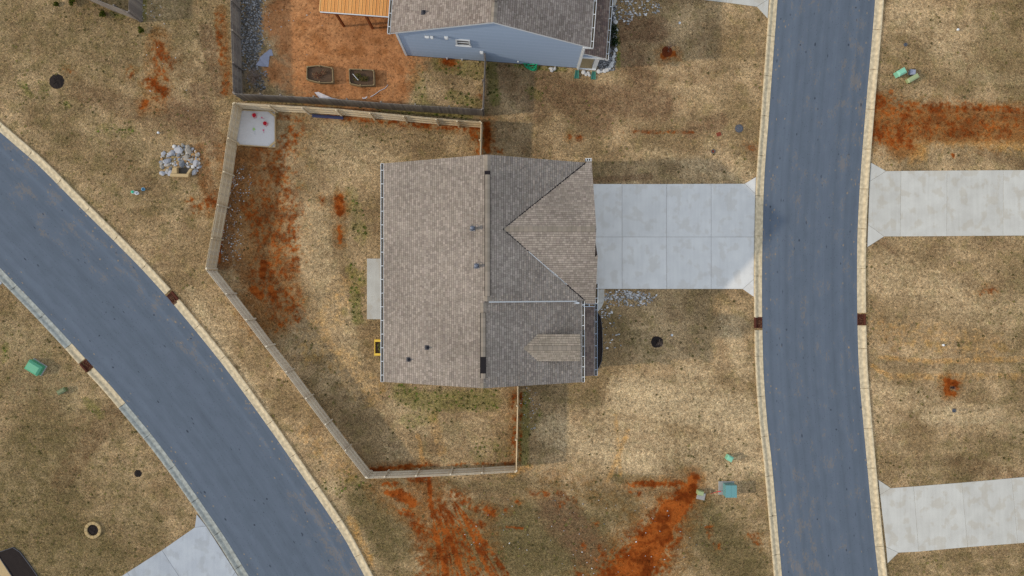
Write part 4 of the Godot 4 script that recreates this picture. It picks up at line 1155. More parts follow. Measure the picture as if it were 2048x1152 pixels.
func build_small_things() -> void:
	var navy_strip := thing("fence_foot_strip", "dark blue strip along the foot of the pale fence", "navy_strip", flat(642, 216, 1.8) + Vector3(0, 0, 0.13), -0.07)  # a dark blue strip at the fence foot, upright with a flat lip
	part("sheet", box_mesh(Vector3(2.3, 0.26, 0.03), 0.006), M.navy_strip, navy_strip, Vector3(0, 0.12, 0))
	part("flat_strip", box_mesh(Vector3(2.28, 0.04, 0.16), 0.01), M.navy_strip, navy_strip, Vector3(0, 0.02, 0.08))
	# ---- left corner of the fenced yard: sand box and toys
	var o := flat(512, 258)
	var box_root := thing("sandbox", "wooden sandbox with pale sand and corner seats in the fence corner", "sandbox", o)
	var c := [flat(485.5, 221.8), flat(552, 224.4), flat(552, 295.7), flat(470.4, 290)]
	pave(plan_poly([485.5, 221.8, 552, 224.4, 552, 295.7, 470.4, 290]))
	for i in 4:
		var a: Vector3 = c[i]
		var b: Vector3 = c[(i + 1) % 4]
		part("side_board", box_mesh(Vector3(a.distance_to(b), 0.26, 0.045), 0.008), M.new_wood, box_root, (a + b) / 2 - o + Vector3(0, 0.12, 0), atan2(-(b - a).z, (b - a).x))
	for e in [[471.5, 280.6, 480.8, 291], [552, 285.8, 542, 294.7], [542, 225, 552.7, 233.7]]:
		var a := flat(e[0], e[1])
		var b := flat(e[2], e[3])
		part("corner_seat", box_mesh(Vector3(a.distance_to(b) + 0.12, 0.035, 0.14), 0.008), M.new_wood, box_root, (a + b) / 2 - o + Vector3(0, 0.268, 0), atan2(-(b - a).z, (b - a).x))
	var sp := PackedVector2Array()
	for e in c: sp.append(Vector2(e.x, e.z))
	sp = Geometry2D.offset_polygon(sp, -0.02)[0]
	part("sand", sheet_mesh(sp, Vector2(o.x, o.z), 0.16, 0.05, 61), M.sand, box_root, Vector3(0, 0.13, 0))
	var pail := lathe_mesh(pp([0.0, 0.0, 0.1, 0.0, 0.125, 0.2, 0.14, 0.205, 0.14, 0.19, 0.115, 0.18, 0.09, 0.02, 0.0, 0.02]), 14)
	for e in [[511.5, 230.5, 0.15, "red plastic sand pail near the fence side of the sandbox"], [531.5, 247.5, 0.9, "red plastic sand pail beside the sandbox's right board"]]:
		var r := thing("sand_pail", e[3], "pail", flat(e[0], e[1]) + Vector3(0, 0.21, 0), e[2])
		part("bucket", pail, M.toy_red, r, Vector3(0, 0.0, 0)).rotation.x = 0.5
		part("bucket_base", lathe_mesh(pp([0, 0.03, 0.1, 0.03]), 12), M.toy_red, r)
		var st := begin()
		var arc := PackedVector3Array()
		for k in 7: arc.append(Vector3(cos(PI * k / 6.0) * 0.14, 0.03, 0.15 + sin(PI * k / 6.0) * 0.12))
		tube(st, arc, 0.012, 5)
		part("handle", done(st), M.toy_red, r)
	for e in [[525.7, 236.8, 0.4, M.toy_pink, "pink toy scoop between the two red pails"], [528.9, 261.8, 1.3, M.toy_pink, "pink toy scoop lying below the red pails"], [510, 259.8, 1.32, M.toy_green, "lime green toy shovel with white handle in the sandbox"]]:
		var big: bool = e[3] == M.toy_green
		var r := thing("toy_shovel", e[4], "toy", flat(e[0], e[1]) + Vector3(0, 0.2, 0), -e[2])
		part("blade", prism_mesh(pp([-0.1, -0.07, 0.05, -0.08, 0.1, -0.02, 0.1, 0.02, 0.05, 0.08, -0.1, 0.07]) if big else pp([-0.06, -0.05, 0.04, -0.05, 0.06, 0.0, 0.04, 0.05, -0.06, 0.05]), 0.0, 0.035, 0.01), e[3], r)
		var st := begin()
		tube(st, PackedVector3Array([Vector3(0.08, 0.02, 0), Vector3(0.42 if big else 0.2, 0.03, 0)]), 0.014, 6)
		part("shaft", done(st), M.white if big else e[3], r)
	# ---- rip-rap and culvert headwall outside the fence
	var rp := flat(362, 325)
	var pile := thing("rock_pile", "heap of grey rip-rap rocks around a drain opening", "rock pile", rp)
	var q := RandomNumberGenerator.new()
	q.seed = 21
	var rocks := []
	for i in 6: rocks.append(rock_mesh(i))
	var placed := []
	for e in [[359, 300, .42, 0], [378, 303, .34, 3], [366, 327, .36, 4], [337, 322, .3, 1], [374, 315, .3, 3], [326, 348, .28, 0], [341, 346, .3, 0], [389, 345, .3, 0], [393, 327, .32, 0], [346, 305, .24, 1]]: placed.append(e)
	for i in 210:
		var a := q.randf() * TAU
		var d := sqrt(q.randf())
		var e := [362 + cos(a) * d * 42, 324 + sin(a) * d * 34, q.randf_range(.07, .19), [0, 0, 1, 3, 3, 5, 2, 4][q.randi() % 8]]
		if e[0] > 343 and e[0] < 389 and e[1] > 334 and e[1] < 359: continue
		placed.append(e)
	for e in placed:
		var s: float = e[2]
		var r := part("rock", rocks[q.randi() % 6], M.rock[e[3]], pile, flat(e[0], e[1]) - rp + Vector3(0, s * 0.3, 0), q.randf() * TAU)
		r.scale = Vector3(s, s * 0.85, s) * q.randf_range(.85, 1.1)
		r.rotation.x = q.randf_range(-.3, .3)
	var hw := thing("culvert_headwall", "tan concrete culvert headwall set in the rip-rap rocks", "headwall", rp)
	for p in [[344.8, 348.4, 381.6, 349.3, 380.7, 355.6, 344.3, 354.4], [376.6, 349.0, 384.2, 338, 388.5, 339.7, 381.8, 349.1], [346.9, 348.2, 349.5, 337, 358, 336.3, 358, 348.3]]:
		var poly := PackedVector2Array()
		for e in plan_poly(p): poly.append(e - Vector2(rp.x, rp.z))
		part("wing", prism_mesh(poly, -0.1, 0.34, 0.015), M.concrete_tan, hw)
	var mud := PackedVector2Array()
	for e in plan_poly([357, 335, 385, 336, 378, 349, 357, 348]): mud.append(e - Vector2(rp.x, rp.z))
	part("outlet", prism_mesh(mud, 0.0, 0.03), M.mud, hw)
	pave(plan_poly([330, 298, 395, 298, 402, 350, 325, 352]))
	for e in [[276.3, 386.8, .13, M.white, "open white bucket lying beside the green topped jug", .22], [288.6, 379, .12, M.blue_plastic, "small blue bucket near the curved street lawn", .18]]:
		var r := thing("bucket", e[4], "bucket", flat(e[0], e[1]))
		part("body", lathe_mesh(pp([0.0, 0.0, e[2] * .8, 0.0, e[2], e[5], e[2] * .82, e[5], e[2] * .7, 0.05, 0, 0.05]), 16), e[3], r)
		part("rim", lathe_mesh(pp([e[2] * 1.06, e[5] - .02, e[2] * 1.06, e[5] + .01, e[2] * .84, e[5] + .01]), 16), e[3], r)
	var jug := thing("jug", "white jug with a green lid beside the open bucket", "jug", flat(268.5, 384.8))
	part("body", lathe_mesh(pp([0, 0, .13, 0, .13, .2, .1, .24]), 16), M.white, jug)
	part("lid", lathe_mesh(pp([.11, .23, .1, .29, .05, .31, 0, .31]), 16), M.toy_teal, jug)
	# ---- planting rings
	for e in [[114, 163, 15, "dark mulch", "round black mulch bed alone in the lawn above the curved street"], [276, 947, 7.5, "dark", "small black mulch spot near the street kerb joints"]]:
		var r := thing("mulch_ring", e[4], "mulch bed", flat(e[0], e[1]))
		mulch_bed(r, e[2] * PLAN, M.mulch, int(e[0]))
	var ring := thing("mulch_ring", "tan stone edging ring filled with black mulch", "mulch bed", flat(187, 1059.5))
	mulch_bed(ring, 0.42, M.mulch, 5)
	for i in 12:
		var a0 := TAU * i / 12.0 + 0.36
		var a1 := a0 + TAU / 12.0 - 0.02 - (0.03 if i == 5 else 0.0)
		var poly := PackedVector2Array()
		for k in 4: poly.append(Vector2(cos(lerpf(a0, a1, k / 3.0)), sin(lerpf(a0, a1, k / 3.0))) * 0.62)
		for k in 4: poly.append(Vector2(cos(lerpf(a1, a0, k / 3.0)), sin(lerpf(a1, a0, k / 3.0))) * 0.41)
		part("edging_stone", prism_mesh(poly, 0.0, 0.13, 0.012), M.edging[i % 2], ring)
	var s1 := thing("sapling", "bare sapling in a black mulch circle on the front lawn", "sapling", flat(1314, 684))
	mulch_bed(s1, 0.44, M.mulch, 8)
	twigs(s1, 3, 1.1, 0.45, 14, Vector3(0.15, 0, 0.02))
	var s2_ := thing("sapling", "bare sapling in a reddish mulch circle before the blue house", "sapling", flat(1334, 103))
	mulch_bed(s2_, 0.4, M.mulch_red, 9)
	twigs(s2_, 4, 1.0, 0.5, 12, Vector3(0.2, 0, -0.2))
	var s3 := thing("sapling", "tiny dark sapling in a patch of orange clay", "sapling", flat(1902, 776))
	part("leaves", foliage_mesh(12, Vector3(.18, .25, .18), 160, 0.04, lin(60, 52, 56), lin(84, 72, 70)), M.leaf, s3)
	twigs(s3, 6, 0.5, 0.2, 6)
	# ---- covers, caps and stray things in the lawns
	var mh := thing("manhole_cover", "round dark iron manhole cover in the lawn above the driveway", "manhole cover", flat(1478, 257))
	part("frame", lathe_mesh(pp([0.3, 0.0, 0.3, 0.03, 0.26, 0.035, 0.26, 0.02]), 24), M.iron, mh)
	part("lid", lathe_mesh(pp([0.255, 0.022, 0.25, 0.034, 0.16, 0.034, 0.155, 0.028, 0.1, 0.028, 0.095, 0.036, 0.0, 0.036]), 24), M.iron, mh)
	var mb := thing("meter_box", "rusty red square meter lid in the lawn above the driveway", "meter box", flat(1437.5, 268.5), 0.35)
	part("lid", box_mesh(Vector3(0.36, 0.06, 0.3), 0.012), M.rust_red, mb, Vector3(0, 0.02, 0))
	part("collar", box_mesh(Vector3(0.42, 0.03, 0.36)), M.concrete_tan, mb, Vector3(0, 0.008, 0))
	for e in [[1426, 303, "small dark meter pit below the rusty meter lid", 0.15], [1810.5, 89.5, "small black valve cover in the lawn above the green pedestals", 0.13], [1907.5, 821, "dark brown shoe-sized pipe stub below the clay ringed sapling", 0.14]]:
		var r := thing("valve_cover", e[2], "valve cover", flat(e[0], e[1]))
		part("ring", lathe_mesh(pp([e[3], 0, e[3], .07, e[3] * .75, .075, e[3] * .7, .03]), 14), M.iron, r)
		part("lid", lathe_mesh(pp([e[3] * .7, .03, e[3] * .3, .045, 0, .045]), 14), M.iron if e[0] > 1500 else M.rust_red, r)
	for e in [[1343, 670, "white cleanout cap beside the front lawn sapling"], [1914, 60, "white cleanout cap in the lawn above the green pedestals"], [1885, 690, "white cleanout cap between the two right hand driveways"], [1358.5, 47, "white cleanout cap beside the reddish mulch sapling"], [318, 266, "white cleanout cap in the lawn above the rock pile"]]:
		var r := thing("cleanout_cap", e[2], "cleanout cap", flat(e[0], e[1]))
		part("pipe", lathe_mesh(pp([0.06, 0, 0.06, 0.12]), 14), M.white, r)
		part("cap", lathe_mesh(pp([0.085, 0.1, 0.085, 0.15, 0.04, 0.155, 0.04, 0.18, 0, 0.18]), 14), M.white, r)
	# ---- utility boxes
	utility_box("transformer", "large teal green transformer cabinet on a concrete pad", flat(1455.5, 976.5), Vector3(.76, .82, .88), 0.0, M.util_teal, 0.0, Vector2(1.15, 0.98), Vector3(-0.12, 0, -0.04), 2)
	utility_box("utility_pedestal", "small pale green pedestal on a low pad beside the orange clay", flat(1398, 983), Vector3(.4, .5, .3), -0.2, M.util_olive, 0.02, Vector2(0.6, 0.5), Vector3(0.2, -0.02, 0.3))
	utility_box("utility_pedestal", "mint green pedestal standing alone by the east road kerb", flat(1456, 914), Vector3(.4, .6, .36), -0.5, M.util_mint, 0.08)
	utility_box("utility_pedestal", "taller mint green pedestal beside a grey meter box", flat(1796, 148), Vector3(.62, .62, .4), 0.5, M.util_mint, 0.09)
	utility_box("utility_pedestal", "long low olive pedestal below the grey meter box", flat(1822, 158.5), Vector3(.85, .36, .3), 0.52, M.util_olive, 0.07)
	utility_box("meter_box", "grey square meter box between two green pedestals", flat(1822, 146), Vector3(.38, .28, .36), -0.1, M.util_grey, 0.03)
	utility_box("transformer", "bright green transformer cabinet on the lawn across the curved street", flat(76, 734), Vector3(1.05, .62, .74), -0.55, M.util_green, 0.12, Vector2(1.15, 0.85))
	utility_box("utility_pedestal", "small dark olive pedestal beside the bright green transformer", flat(128, 781), Vector3(.62, .4, .3), 0.5, M.util_dark, 0.08)
	var flag := thing("marker_flag", "red marking tape tied beside the large teal transformer", "marker flag", flat(1437, 981.5), 0.15)
	part("ribbon", box_mesh(Vector3(0.26, 0.02, 0.06)), M.toy_red, flag, Vector3(0, 0.17, 0))
	var fs := begin()
	tube(fs, PackedVector3Array([Vector3(-0.1, 0.17, 0), Vector3(-0.3, 0.1, 0.05), Vector3(-0.6, 0.02, 0.12)]), 0.014, 5)
	part("string", done(fs), M.toy_red, flag)
	# ---- yellow planter under the eave
	var yp := flat(763, 694)
	var pl := thing("planter_box", "bright yellow wooden planter box under the left eave", "planter", yp)
	for s in [-1, 1]:
		part("side_board", box_mesh(Vector3(0.86, 0.5, 0.17), 0.01), M.yellow, pl, Vector3(0, 0.25, s * 0.5))
		part("end_board", box_mesh(Vector3(0.05, 0.46, 0.83), 0.01), M.yellow, pl, Vector3(s * 0.4, 0.23, 0))
	part("soil", box_mesh(Vector3(0.75, 0.3, 0.83)), M.mulch_brown, pl, Vector3(0, 0.17, 0))
	part("leaves", foliage_mesh(31, Vector3(.34, .12, .4), 300, 0.05, lin(84, 92, 40), lin(150, 140, 84)), M.leaf, pl, Vector3(0, 0.32, 0))
	# ---- the neighbour's back yard
	for e in [[[617, 136.7, 642, 134.5, 667.2, 139, 669, 168.3, 642, 168.2, 616.7, 162], "bulging raised garden bed with reddish dead plants", lin(116, 60, 52), lin(150, 128, 96), 41], [[700.6, 141.5, 725, 142, 749.4, 143.7, 750.7, 173.6, 723, 174.5, 702, 170], "raised garden bed with green weeds and a white stake", lin(84, 92, 36), lin(104, 84, 58), 42]]:
		var poly := plan_poly(e[0])
		var mid := Vector2.ZERO
		for p in poly: mid += p / poly.size()
		var r := thing("raised_bed", e[1], "raised bed", Vector3(mid.x, 0, mid.y))
		var loc := PackedVector2Array()
		for p in poly: loc.append(p - mid)
		pave(poly)
		for i in loc.size():
			var a := loc[i]
			var b := loc[(i + 1) % loc.size()]
			part("board", box_mesh(Vector3(a.distance_to(b) + 0.02, 0.42, 0.05), 0.008), M.old_wood[i % 2], r, Vector3((a.x + b.x) / 2, 0.21, (a.y + b.y) / 2), atan2(-(b - a).y, (b - a).x))
			part("corner_post", box_mesh(Vector3(0.09, 0.46, 0.09), 0.01), M.old_wood[0], r, Vector3(a.x * 0.95, 0.23, a.y * 0.93))
		part("soil", sheet_mesh(Geometry2D.offset_polygon(poly, -0.02)[0], mid, 0.16, 0.06, e[4]), M.mulch_brown, r, Vector3(0, 0.2, 0))
		part("plants", foliage_mesh(e[4], Vector3(.72, .12, .42), 420, 0.05, e[2], e[3]), M.leaf, r, Vector3(0, 0.26, 0))
	var stake := thing("garden_stake", "white plastic stake lying across the weedy raised bed", "stake", flat(713, 157) + Vector3(0, 0.42, 0), -0.85)
	part("pipe", box_mesh(Vector3(0.56, 0.03, 0.035), 0.01), M.white, stake)
	part("tip", box_mesh(Vector3(0.06, 0.04, 0.045), 0.012), M.white, stake, Vector3(0.3, 0, 0))
	for e in [[[512, 131, 518, 121.7, 520.8, 113.9, 532, 105, 539, 99, 544, 99.5, 546.8, 111.7, 540, 112, 537, 134.3, 521.7, 133], "crumpled grey cloth lying beside the gravel strip", M.cloth, "cloth", 0.12], [[629, 185, 637, 184, 650, 190, 664, 196, 684, 200, 668, 203, 640, 197], "torn white plastic sheet on the clay along the dark fence", M.plastic_white, "plastic sheet", 0.04], [[724, 195, 729, 196, 733, 193, 735, 194, 731, 198, 726, 198], "small scrap of white plastic on the orange soil", M.plastic_white, "plastic scrap", 0.04]]:
		var poly := plan_poly(e[0])
		var p0 := poly[0]
		var r := part("ground_sheet", sheet_mesh(poly, p0, 0.12, e[4], int(e[0][0])), e[2], self, Vector3(p0.x, 0, p0.y))
		tag(r, e[1], e[3])
	var cs := begin()
	tube(cs, PackedVector3Array([flat(741, 194) + Vector3(0, .02, 0), flat(750, 189) + Vector3(0, .03, 0), flat(759, 182) + Vector3(0, .02, 0), flat(770, 177) + Vector3(0, .04, 0), flat(776, 170) + Vector3(0, .02, 0)]), 0.035, 6, 0.02)
	tag(part("cord", done(cs), M.plastic_white, self), "white cord trailing over orange soil beside the weedy bed", "cord")
	var ds := thing("dead_shrub", "bare grey dead shrub in the corner of the dark fence", "shrub", flat(513, 158))
	twigs(ds, 14, 0.7, 0.8, 60)
	# green hose and splash blocks at the blue wall
	var hs := begin()
	var loops := PackedVector3Array()
	for i in 90:
		var a := i * 0.42
		var rr := 0.34 + 0.1 * sin(i * 0.7)
		loops.append(Vector3(cos(a) * rr + sin(i * 0.13) * 0.08, 0.05 + i * 0.0022, sin(a) * rr * 0.8 + cos(i * 0.21) * 0.06))
	loops.append(Vector3(-0.6, 0.2, -0.1)); loops.append(Vector3(-0.68, 0.45, -0.35))
	tube(hs, loops, 0.026, 6)
	var hose := part("garden_hose", done(hs), M.hose, self, flat(1063, 132))
	tag(hose, "coiled bright green garden hose at the blue house wall", "hose")
	for e in [[1153.5, 149, "green splash block under the white corner downspout"], [1187, 151, "green splash block below the white porch post"]]:
		var r := thing("splash_block", e[2], "splash block", flat(e[0], e[1]), -0.07)
		part("tray", prism_mesh(pp([-0.11, -0.3, 0.11, -0.3, 0.16, 0.3, -0.16, 0.3]), 0.0, 0.05, 0.01), M.splash, r)
		for s in [-1, 1]: part("rim", box_mesh(Vector3(0.03, 0.1, 0.6), 0.008), M.splash_edge, r, Vector3(s * 0.135, 0.06, 0), s * 0.08)
	# stone bed in front of the blue house
	var bed := thing("stone_border", "curved border of white stones around the blue house's bed", "stone border", flat(1215, 120))
	for e in [[1197, 143], [1203, 144], [1209, 142.5], [1214, 140], [1218.5, 136], [1222, 131.5], [1225, 126], [1226.5, 120], [1227, 114], [1228, 108], [1231, 100], [1232, 88], [1233, 60], [1231, 45], [1226, 27], [1222, 18], [1229, 36], [1176, 146], [1172, 149], [1167, 145], [1178, 150], [1100, 137], [1105, 139], [1110, 137], [1103, 142]]:
		var s := q.randf_range(.12, .2)
		var r := part("stone", rocks[q.randi() % 6], M.rock[5], bed, flat(e[0], e[1]) - bed.position + Vector3(0, s * .35, 0), q.randf() * TAU)
		r.scale = Vector3(s, s * .7, s)
	for e in [[1225, 68, 51, "dark evergreen shrub in the stone bed nearer the rounded walk"], [1224, 92, 52, "dark evergreen shrub in the stone bed nearer the white porch post"]]:
		shrub(e[3], e[0], e[1], Vector3(.62, .75, .66), lin(20, 32, 18), lin(48, 60, 30), e[2], "evergreens along the blue house's porch")
	for e in [[285, 62, "dark green shrub on the lawn below the fence corner", 61], [150, 7, "dark green shrub near the top of the left lawn", 62], [209, 31, "dark leafy shrub beside the slanting weathered fence", 63], [114, 9, "little green shrub beside a larger one on the left lawn", 64]]:
		shrub(e[2], e[0], e[1], Vector3(.33, .3, .3) * (0.6 if e[3] == 64 else 1.0), lin(40, 46, 16), lin(92, 98, 38), e[3])
	# mulch bed before the porch and by the corner house
	for e in [[[1180, 624, 1195, 625, 1201, 634, 1204, 655, 1205, 700, 1203, 722, 1197, 736, 1189, 744, 1180, 744], "black mulch bed with thin edging along the front porch"], [[-14, 1095, -2, 1104, 27, 1094, 41, 1103, 60, 1128, 82, 1160, 110, 1205, 62, 1207, 26, 1153, 1, 1115]
		, "dark mulch bed with metal edging beside the tan roof corner"]]:
		var poly := plan_poly(e[0])
		pave(poly)
		var mid := poly[0]
		var r := thing("mulch_bed", e[1], "mulch bed", Vector3(mid.x, 0, mid.y))
		part("mulch", sheet_mesh(poly, mid, 0.2, 0.06, 70), M.mulch, r)
		for i in poly.size():
			var a := poly[i] - mid
			var b := poly[(i + 1) % poly.size()] - mid
			part("edging", box_mesh(Vector3(a.distance_to(b), 0.12, 0.03)), M.edging_dark, r, Vector3((a.x + b.x) / 2, 0.04, (a.y + b.y) / 2), atan2(-(b - a).y, (b - a).x))
	# loose stones
	var white := []
	var pebble := rock_mesh(7)
	for e in [[1258, 598, 50, 16, 130], [1240, 592, 30, 12, 100], [1285, 592, 32, 8, 80], [1212, 625, 12, 14, 36], [1275, 14, 50, 18, 120], [1248, 34, 18, 16, 40], [462, 470, 26, 70, 150], [480, 370, 24, 40, 90], [1225, 660, 26, 40, 30], [1060, 820, 20, 50, 60], [1170, 1060, 250, 90, 90], [520, 60, 24, 70, 70], [600, 60, 70, 60, 14], [350, 160, 90, 120, 10], [300, 20, 24, 26, 30]]:
		for i in e[4]:
			var a := q.randf() * TAU
			var d := sqrt(q.randf())
			var p := flat(e[0] + cos(a) * d * e[2], e[1] + sin(a) * d * e[3])
			if hard[at_cell(p.x, p.z)]: continue
			var s := q.randf_range(.03, .12) * (0.6 if e[0] < 1200 else 1.0)
			var f := q.randf_range(.6, 1.06)
			white.append([p + Vector3(0, s * .3, 0), Vector3(s, s * .7, s * q.randf_range(.5, 1)), q.randf() * TAU, lin(212 * f, 210 * f, 208 * f)])
	scatter("white_gravel", "scattered white landscaping stones in the lawn beside the driveways", "gravel", pebble, M.tint, white)
	var grey := []
	for e in [[502, 45, 22, 60, 800], [500, 110, 18, 30, 260], [515, 160, 20, 20, 120], [1222, 60, 10, 66, 500], [1212, 128, 16, 14, 420]]:
		for i in e[4]:
			var p := flat(e[0] + q.randf_range(-1, 1) * e[2] + q.randfn() * 2, e[1] + q.randf_range(-1, 1) * e[3])
			var s := q.randf_range(.03, .1)
			var f := q.randf_range(.55, 1.25)
			grey.append([p + Vector3(0, s * .3, 0), Vector3(s, s * .7, s * q.randf_range(.6, 1)), q.randf() * TAU, lin(132 * f, 132 * f, 134 * f)])
	scatter("grey_gravel", "grey crushed stone strip inside the dark fence and by the porch", "gravel", pebble, M.tint, grey)

# ------------------------------------------------------------------ materials
func make_materials() -> void:
	M.white = grainy(alb(236, 238, 240), alb(218, 222, 226), 301, 1.2, 0.5)
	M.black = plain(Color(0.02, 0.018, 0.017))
	M.black_matte = grainy(alb(36, 34, 36), alb(52, 48, 50), 302, 2.0)
	M.trough_brown = grainy(alb(138, 120, 96), alb(108, 92, 72), 303, 3.0, 0.95, 0.12, 0.7)
	M.gutter_blue = grainy(alb(176, 190, 208), alb(150, 168, 190), 304, 1.4, 0.5)
	M.rust = grainy(alb(104, 62, 48), alb(74, 44, 38), 305, 3.0)
	M.rust_red = grainy(alb(142, 78, 58), alb(116, 62, 48), 306, 3.0)
	M.iron = grainy(alb(66, 70, 80), alb(90, 94, 104), 307, 3.0, 0.7)
	M.concrete = []
	M.concrete_b = []
	M.concrete_c = []
	for i in 3:
		var d := (i - 1) * 3.0
		M.concrete.append(stained(alb(224 + d, 223 + d, 219 + d), alb(212 + d, 211 + d, 208 + d), alb(190, 182, 170), 308 + i))
		M.concrete_b.append(stained(alb(204 + d, 203 + d, 196 + d), alb(190 + d, 188 + d, 181 + d), alb(172, 160, 140), 371 + i))
		M.concrete_c.append(stained(alb(182 + d, 188 + d, 194 + d), alb(168 + d, 174 + d, 182 + d), alb(150, 152, 152), 381 + i))
	M.concrete_tan = grainy(alb(200, 176, 134), alb(180, 156, 116), 311, 0.8)
	M.concrete_grey = grainy(alb(170, 168, 164), alb(150, 150, 148), 312, 0.8)
	M.concrete_dark = grainy(alb(120, 110, 104), alb(100, 92, 88), 313, 0.8)
	M.siding_tan = grainy(alb(176, 168, 156), alb(164, 156, 146), 314, 0.6)
	M.siding_blue = [grainy(alb(170, 189, 213), alb(163, 182, 207), 315, 0.5, 0.6), grainy(alb(166, 185, 209), alb(159, 178, 203), 316, 0.5, 0.6), grainy(alb(166, 185, 208), alb(158, 177, 201), 317, 0.5, 0.6)]
	M.fascia_tan = grainy(alb(140, 128, 114), alb(126, 114, 102), 318, 1.0)
	M.wedge_dark = grainy(alb(84, 72, 64), alb(70, 60, 54), 319, 1.0)
	M.shingle = tinted(0.95)
	M.shingle.roughness = 1.0
	M.cap = [grainy(alb(152, 142, 130), alb(136, 126, 115), 320, 2.5), grainy(alb(146, 136, 124), alb(128, 119, 108), 321, 2.5), grainy(alb(158, 148, 134), alb(142, 131, 119), 322, 2.5)]
	M.zinc = plain(alb(116, 122, 136), 0.45, 0.6)
	M.lead = plain(alb(110, 112, 120), 0.6, 0.3)
	M.rubber = plain(alb(38, 42, 54), 0.6)
	M.glass = plain(alb(52, 56, 64), 0.08)
	M.new_fence = [grainy(alb(232, 212, 176), alb(212, 192, 160), 330, 1.2), grainy(alb(224, 204, 170), alb(206, 188, 156), 331, 1.2), grainy(alb(222, 206, 178), alb(204, 188, 164), 332, 1.2), grainy(alb(238, 220, 188), alb(218, 200, 168), 333, 1.2)]
	M.grey_fence = [grainy(alb(238, 226, 202), alb(224, 210, 186), 334, 1.2), grainy(alb(232, 218, 194), alb(216, 202, 180), 335, 1.2), grainy(alb(244, 232, 210), alb(230, 216, 192), 336, 1.2)]
	M.dark_fence = [grainy(alb(158, 150, 142), alb(126, 116, 108), 337, 1.2), grainy(alb(146, 138, 132), alb(116, 107, 101), 338, 1.2), grainy(alb(170, 162, 152), alb(136, 126, 116), 339, 1.2)]
	M.old_wood = [grainy(alb(172, 152, 116), alb(144, 126, 96), 340, 2.0), grainy(alb(158, 140, 108), alb(132, 116, 90), 341, 2.0)]
	M.new_wood = grainy(alb(212, 184, 140), alb(190, 162, 120), 342, 2.0)
	M.timber = grainy(alb(150, 86, 48), alb(120, 66, 38), 343, 2.0)
	M.orange_sheet = [plain(alb(232, 164, 84), 0.45), plain(alb(226, 156, 78), 0.45), plain(alb(236, 170, 92), 0.45)]
	M.orange_pale = plain(alb(240, 190, 120), 0.5)
	M.sand = grainy(alb(222, 217, 214), alb(204, 199, 197), 344, 1.5)
	M.mulch = grainy(alb(66, 58, 54), alb(34, 30, 30), 345, 3.0, 0.95, 0.12, 0.7)
	M.mulch_red = grainy(alb(124, 60, 30), alb(76, 38, 24), 346, 3.0, 0.95, 0.12, 0.7)
	M.mulch_brown = grainy(alb(118, 96, 76), alb(70, 56, 46), 347, 3.0, 0.95, 0.12, 0.7)
	M.mud = grainy(alb(70, 56, 30), alb(40, 34, 20), 348, 3.0, 0.6, 0.1, 0.6)
	M.rock = [grainy(alb(184, 184, 188), alb(160, 162, 168), 350, 2.5), grainy(alb(156, 160, 168), alb(134, 138, 146), 351, 2.5), grainy(alb(186, 150, 104), alb(160, 124, 84), 352, 2.5), grainy(alb(182, 174, 160), alb(158, 152, 142), 353, 2.5), grainy(alb(132, 136, 140), alb(112, 116, 122), 354, 2.5), grainy(alb(216, 214, 210), alb(188, 188, 188), 355, 2.5)]
	M.edging = [grainy(alb(196, 170, 124), alb(176, 150, 108), 356, 2.5), grainy(alb(186, 164, 124), alb(168, 146, 108), 357, 2.5)]
	M.edging_dark = plain(alb(70, 72, 80), 0.6)
	M.toy_red = plain(alb(222, 36, 56), 0.35)
	M.toy_pink = plain(alb(216, 96, 130), 0.4)
	M.toy_green = plain(alb(160, 196, 110), 0.4)
	M.toy_teal = plain(alb(20, 176, 136), 0.4)
	M.blue_plastic = plain(alb(92, 152, 186), 0.4)
	M.hose = plain(alb(20, 178, 124), 0.4)
	M.splash = plain(alb(52, 120, 104), 0.5)
	M.splash_edge = plain(alb(72, 146, 128), 0.5)
	M.navy_strip = grainy(alb(44, 50, 92), alb(34, 40, 78), 369, 2.0, 0.6)
	M.cloth = grainy(alb(160, 162, 178), alb(142, 146, 162), 358, 2.0)
	M.plastic_white = grainy(alb(222, 216, 220), alb(196, 186, 186), 359, 2.0, 0.6)
	M.util_teal = grainy(alb(104, 158, 158), alb(92, 144, 146), 360, 1.0, 0.4)
	M.util_olive = grainy(alb(164, 178, 128), alb(148, 162, 116), 361, 1.0, 0.5)
	M.util_mint = grainy(alb(138, 206, 176), alb(126, 192, 164), 362, 1.0, 0.45)
	M.util_green = grainy(alb(84, 172, 132), alb(72, 158, 120), 363, 1.0, 0.45)
	M.util_dark = grainy(alb(112, 124, 80), alb(98, 110, 72), 364, 1.0, 0.5)
	M.util_grey = grainy(alb(154, 158, 176), alb(138, 142, 162), 365, 1.0, 0.5)
	M.yellow = grainy(alb(246, 208, 70), alb(232, 190, 56), 366, 2.0, 0.6)
	M.leaf = tinted(0.9)
	M.leaf.backlight_enabled = true
	M.leaf.backlight = Color(0.25, 0.25, 0.2)
	M.tint = tinted(0.9)
	M.bark = grainy(alb(104, 86, 72), alb(80, 66, 56), 367, 4.0)
	M.twig = grainy(alb(150, 132, 118), alb(122, 104, 94), 368, 4.0)

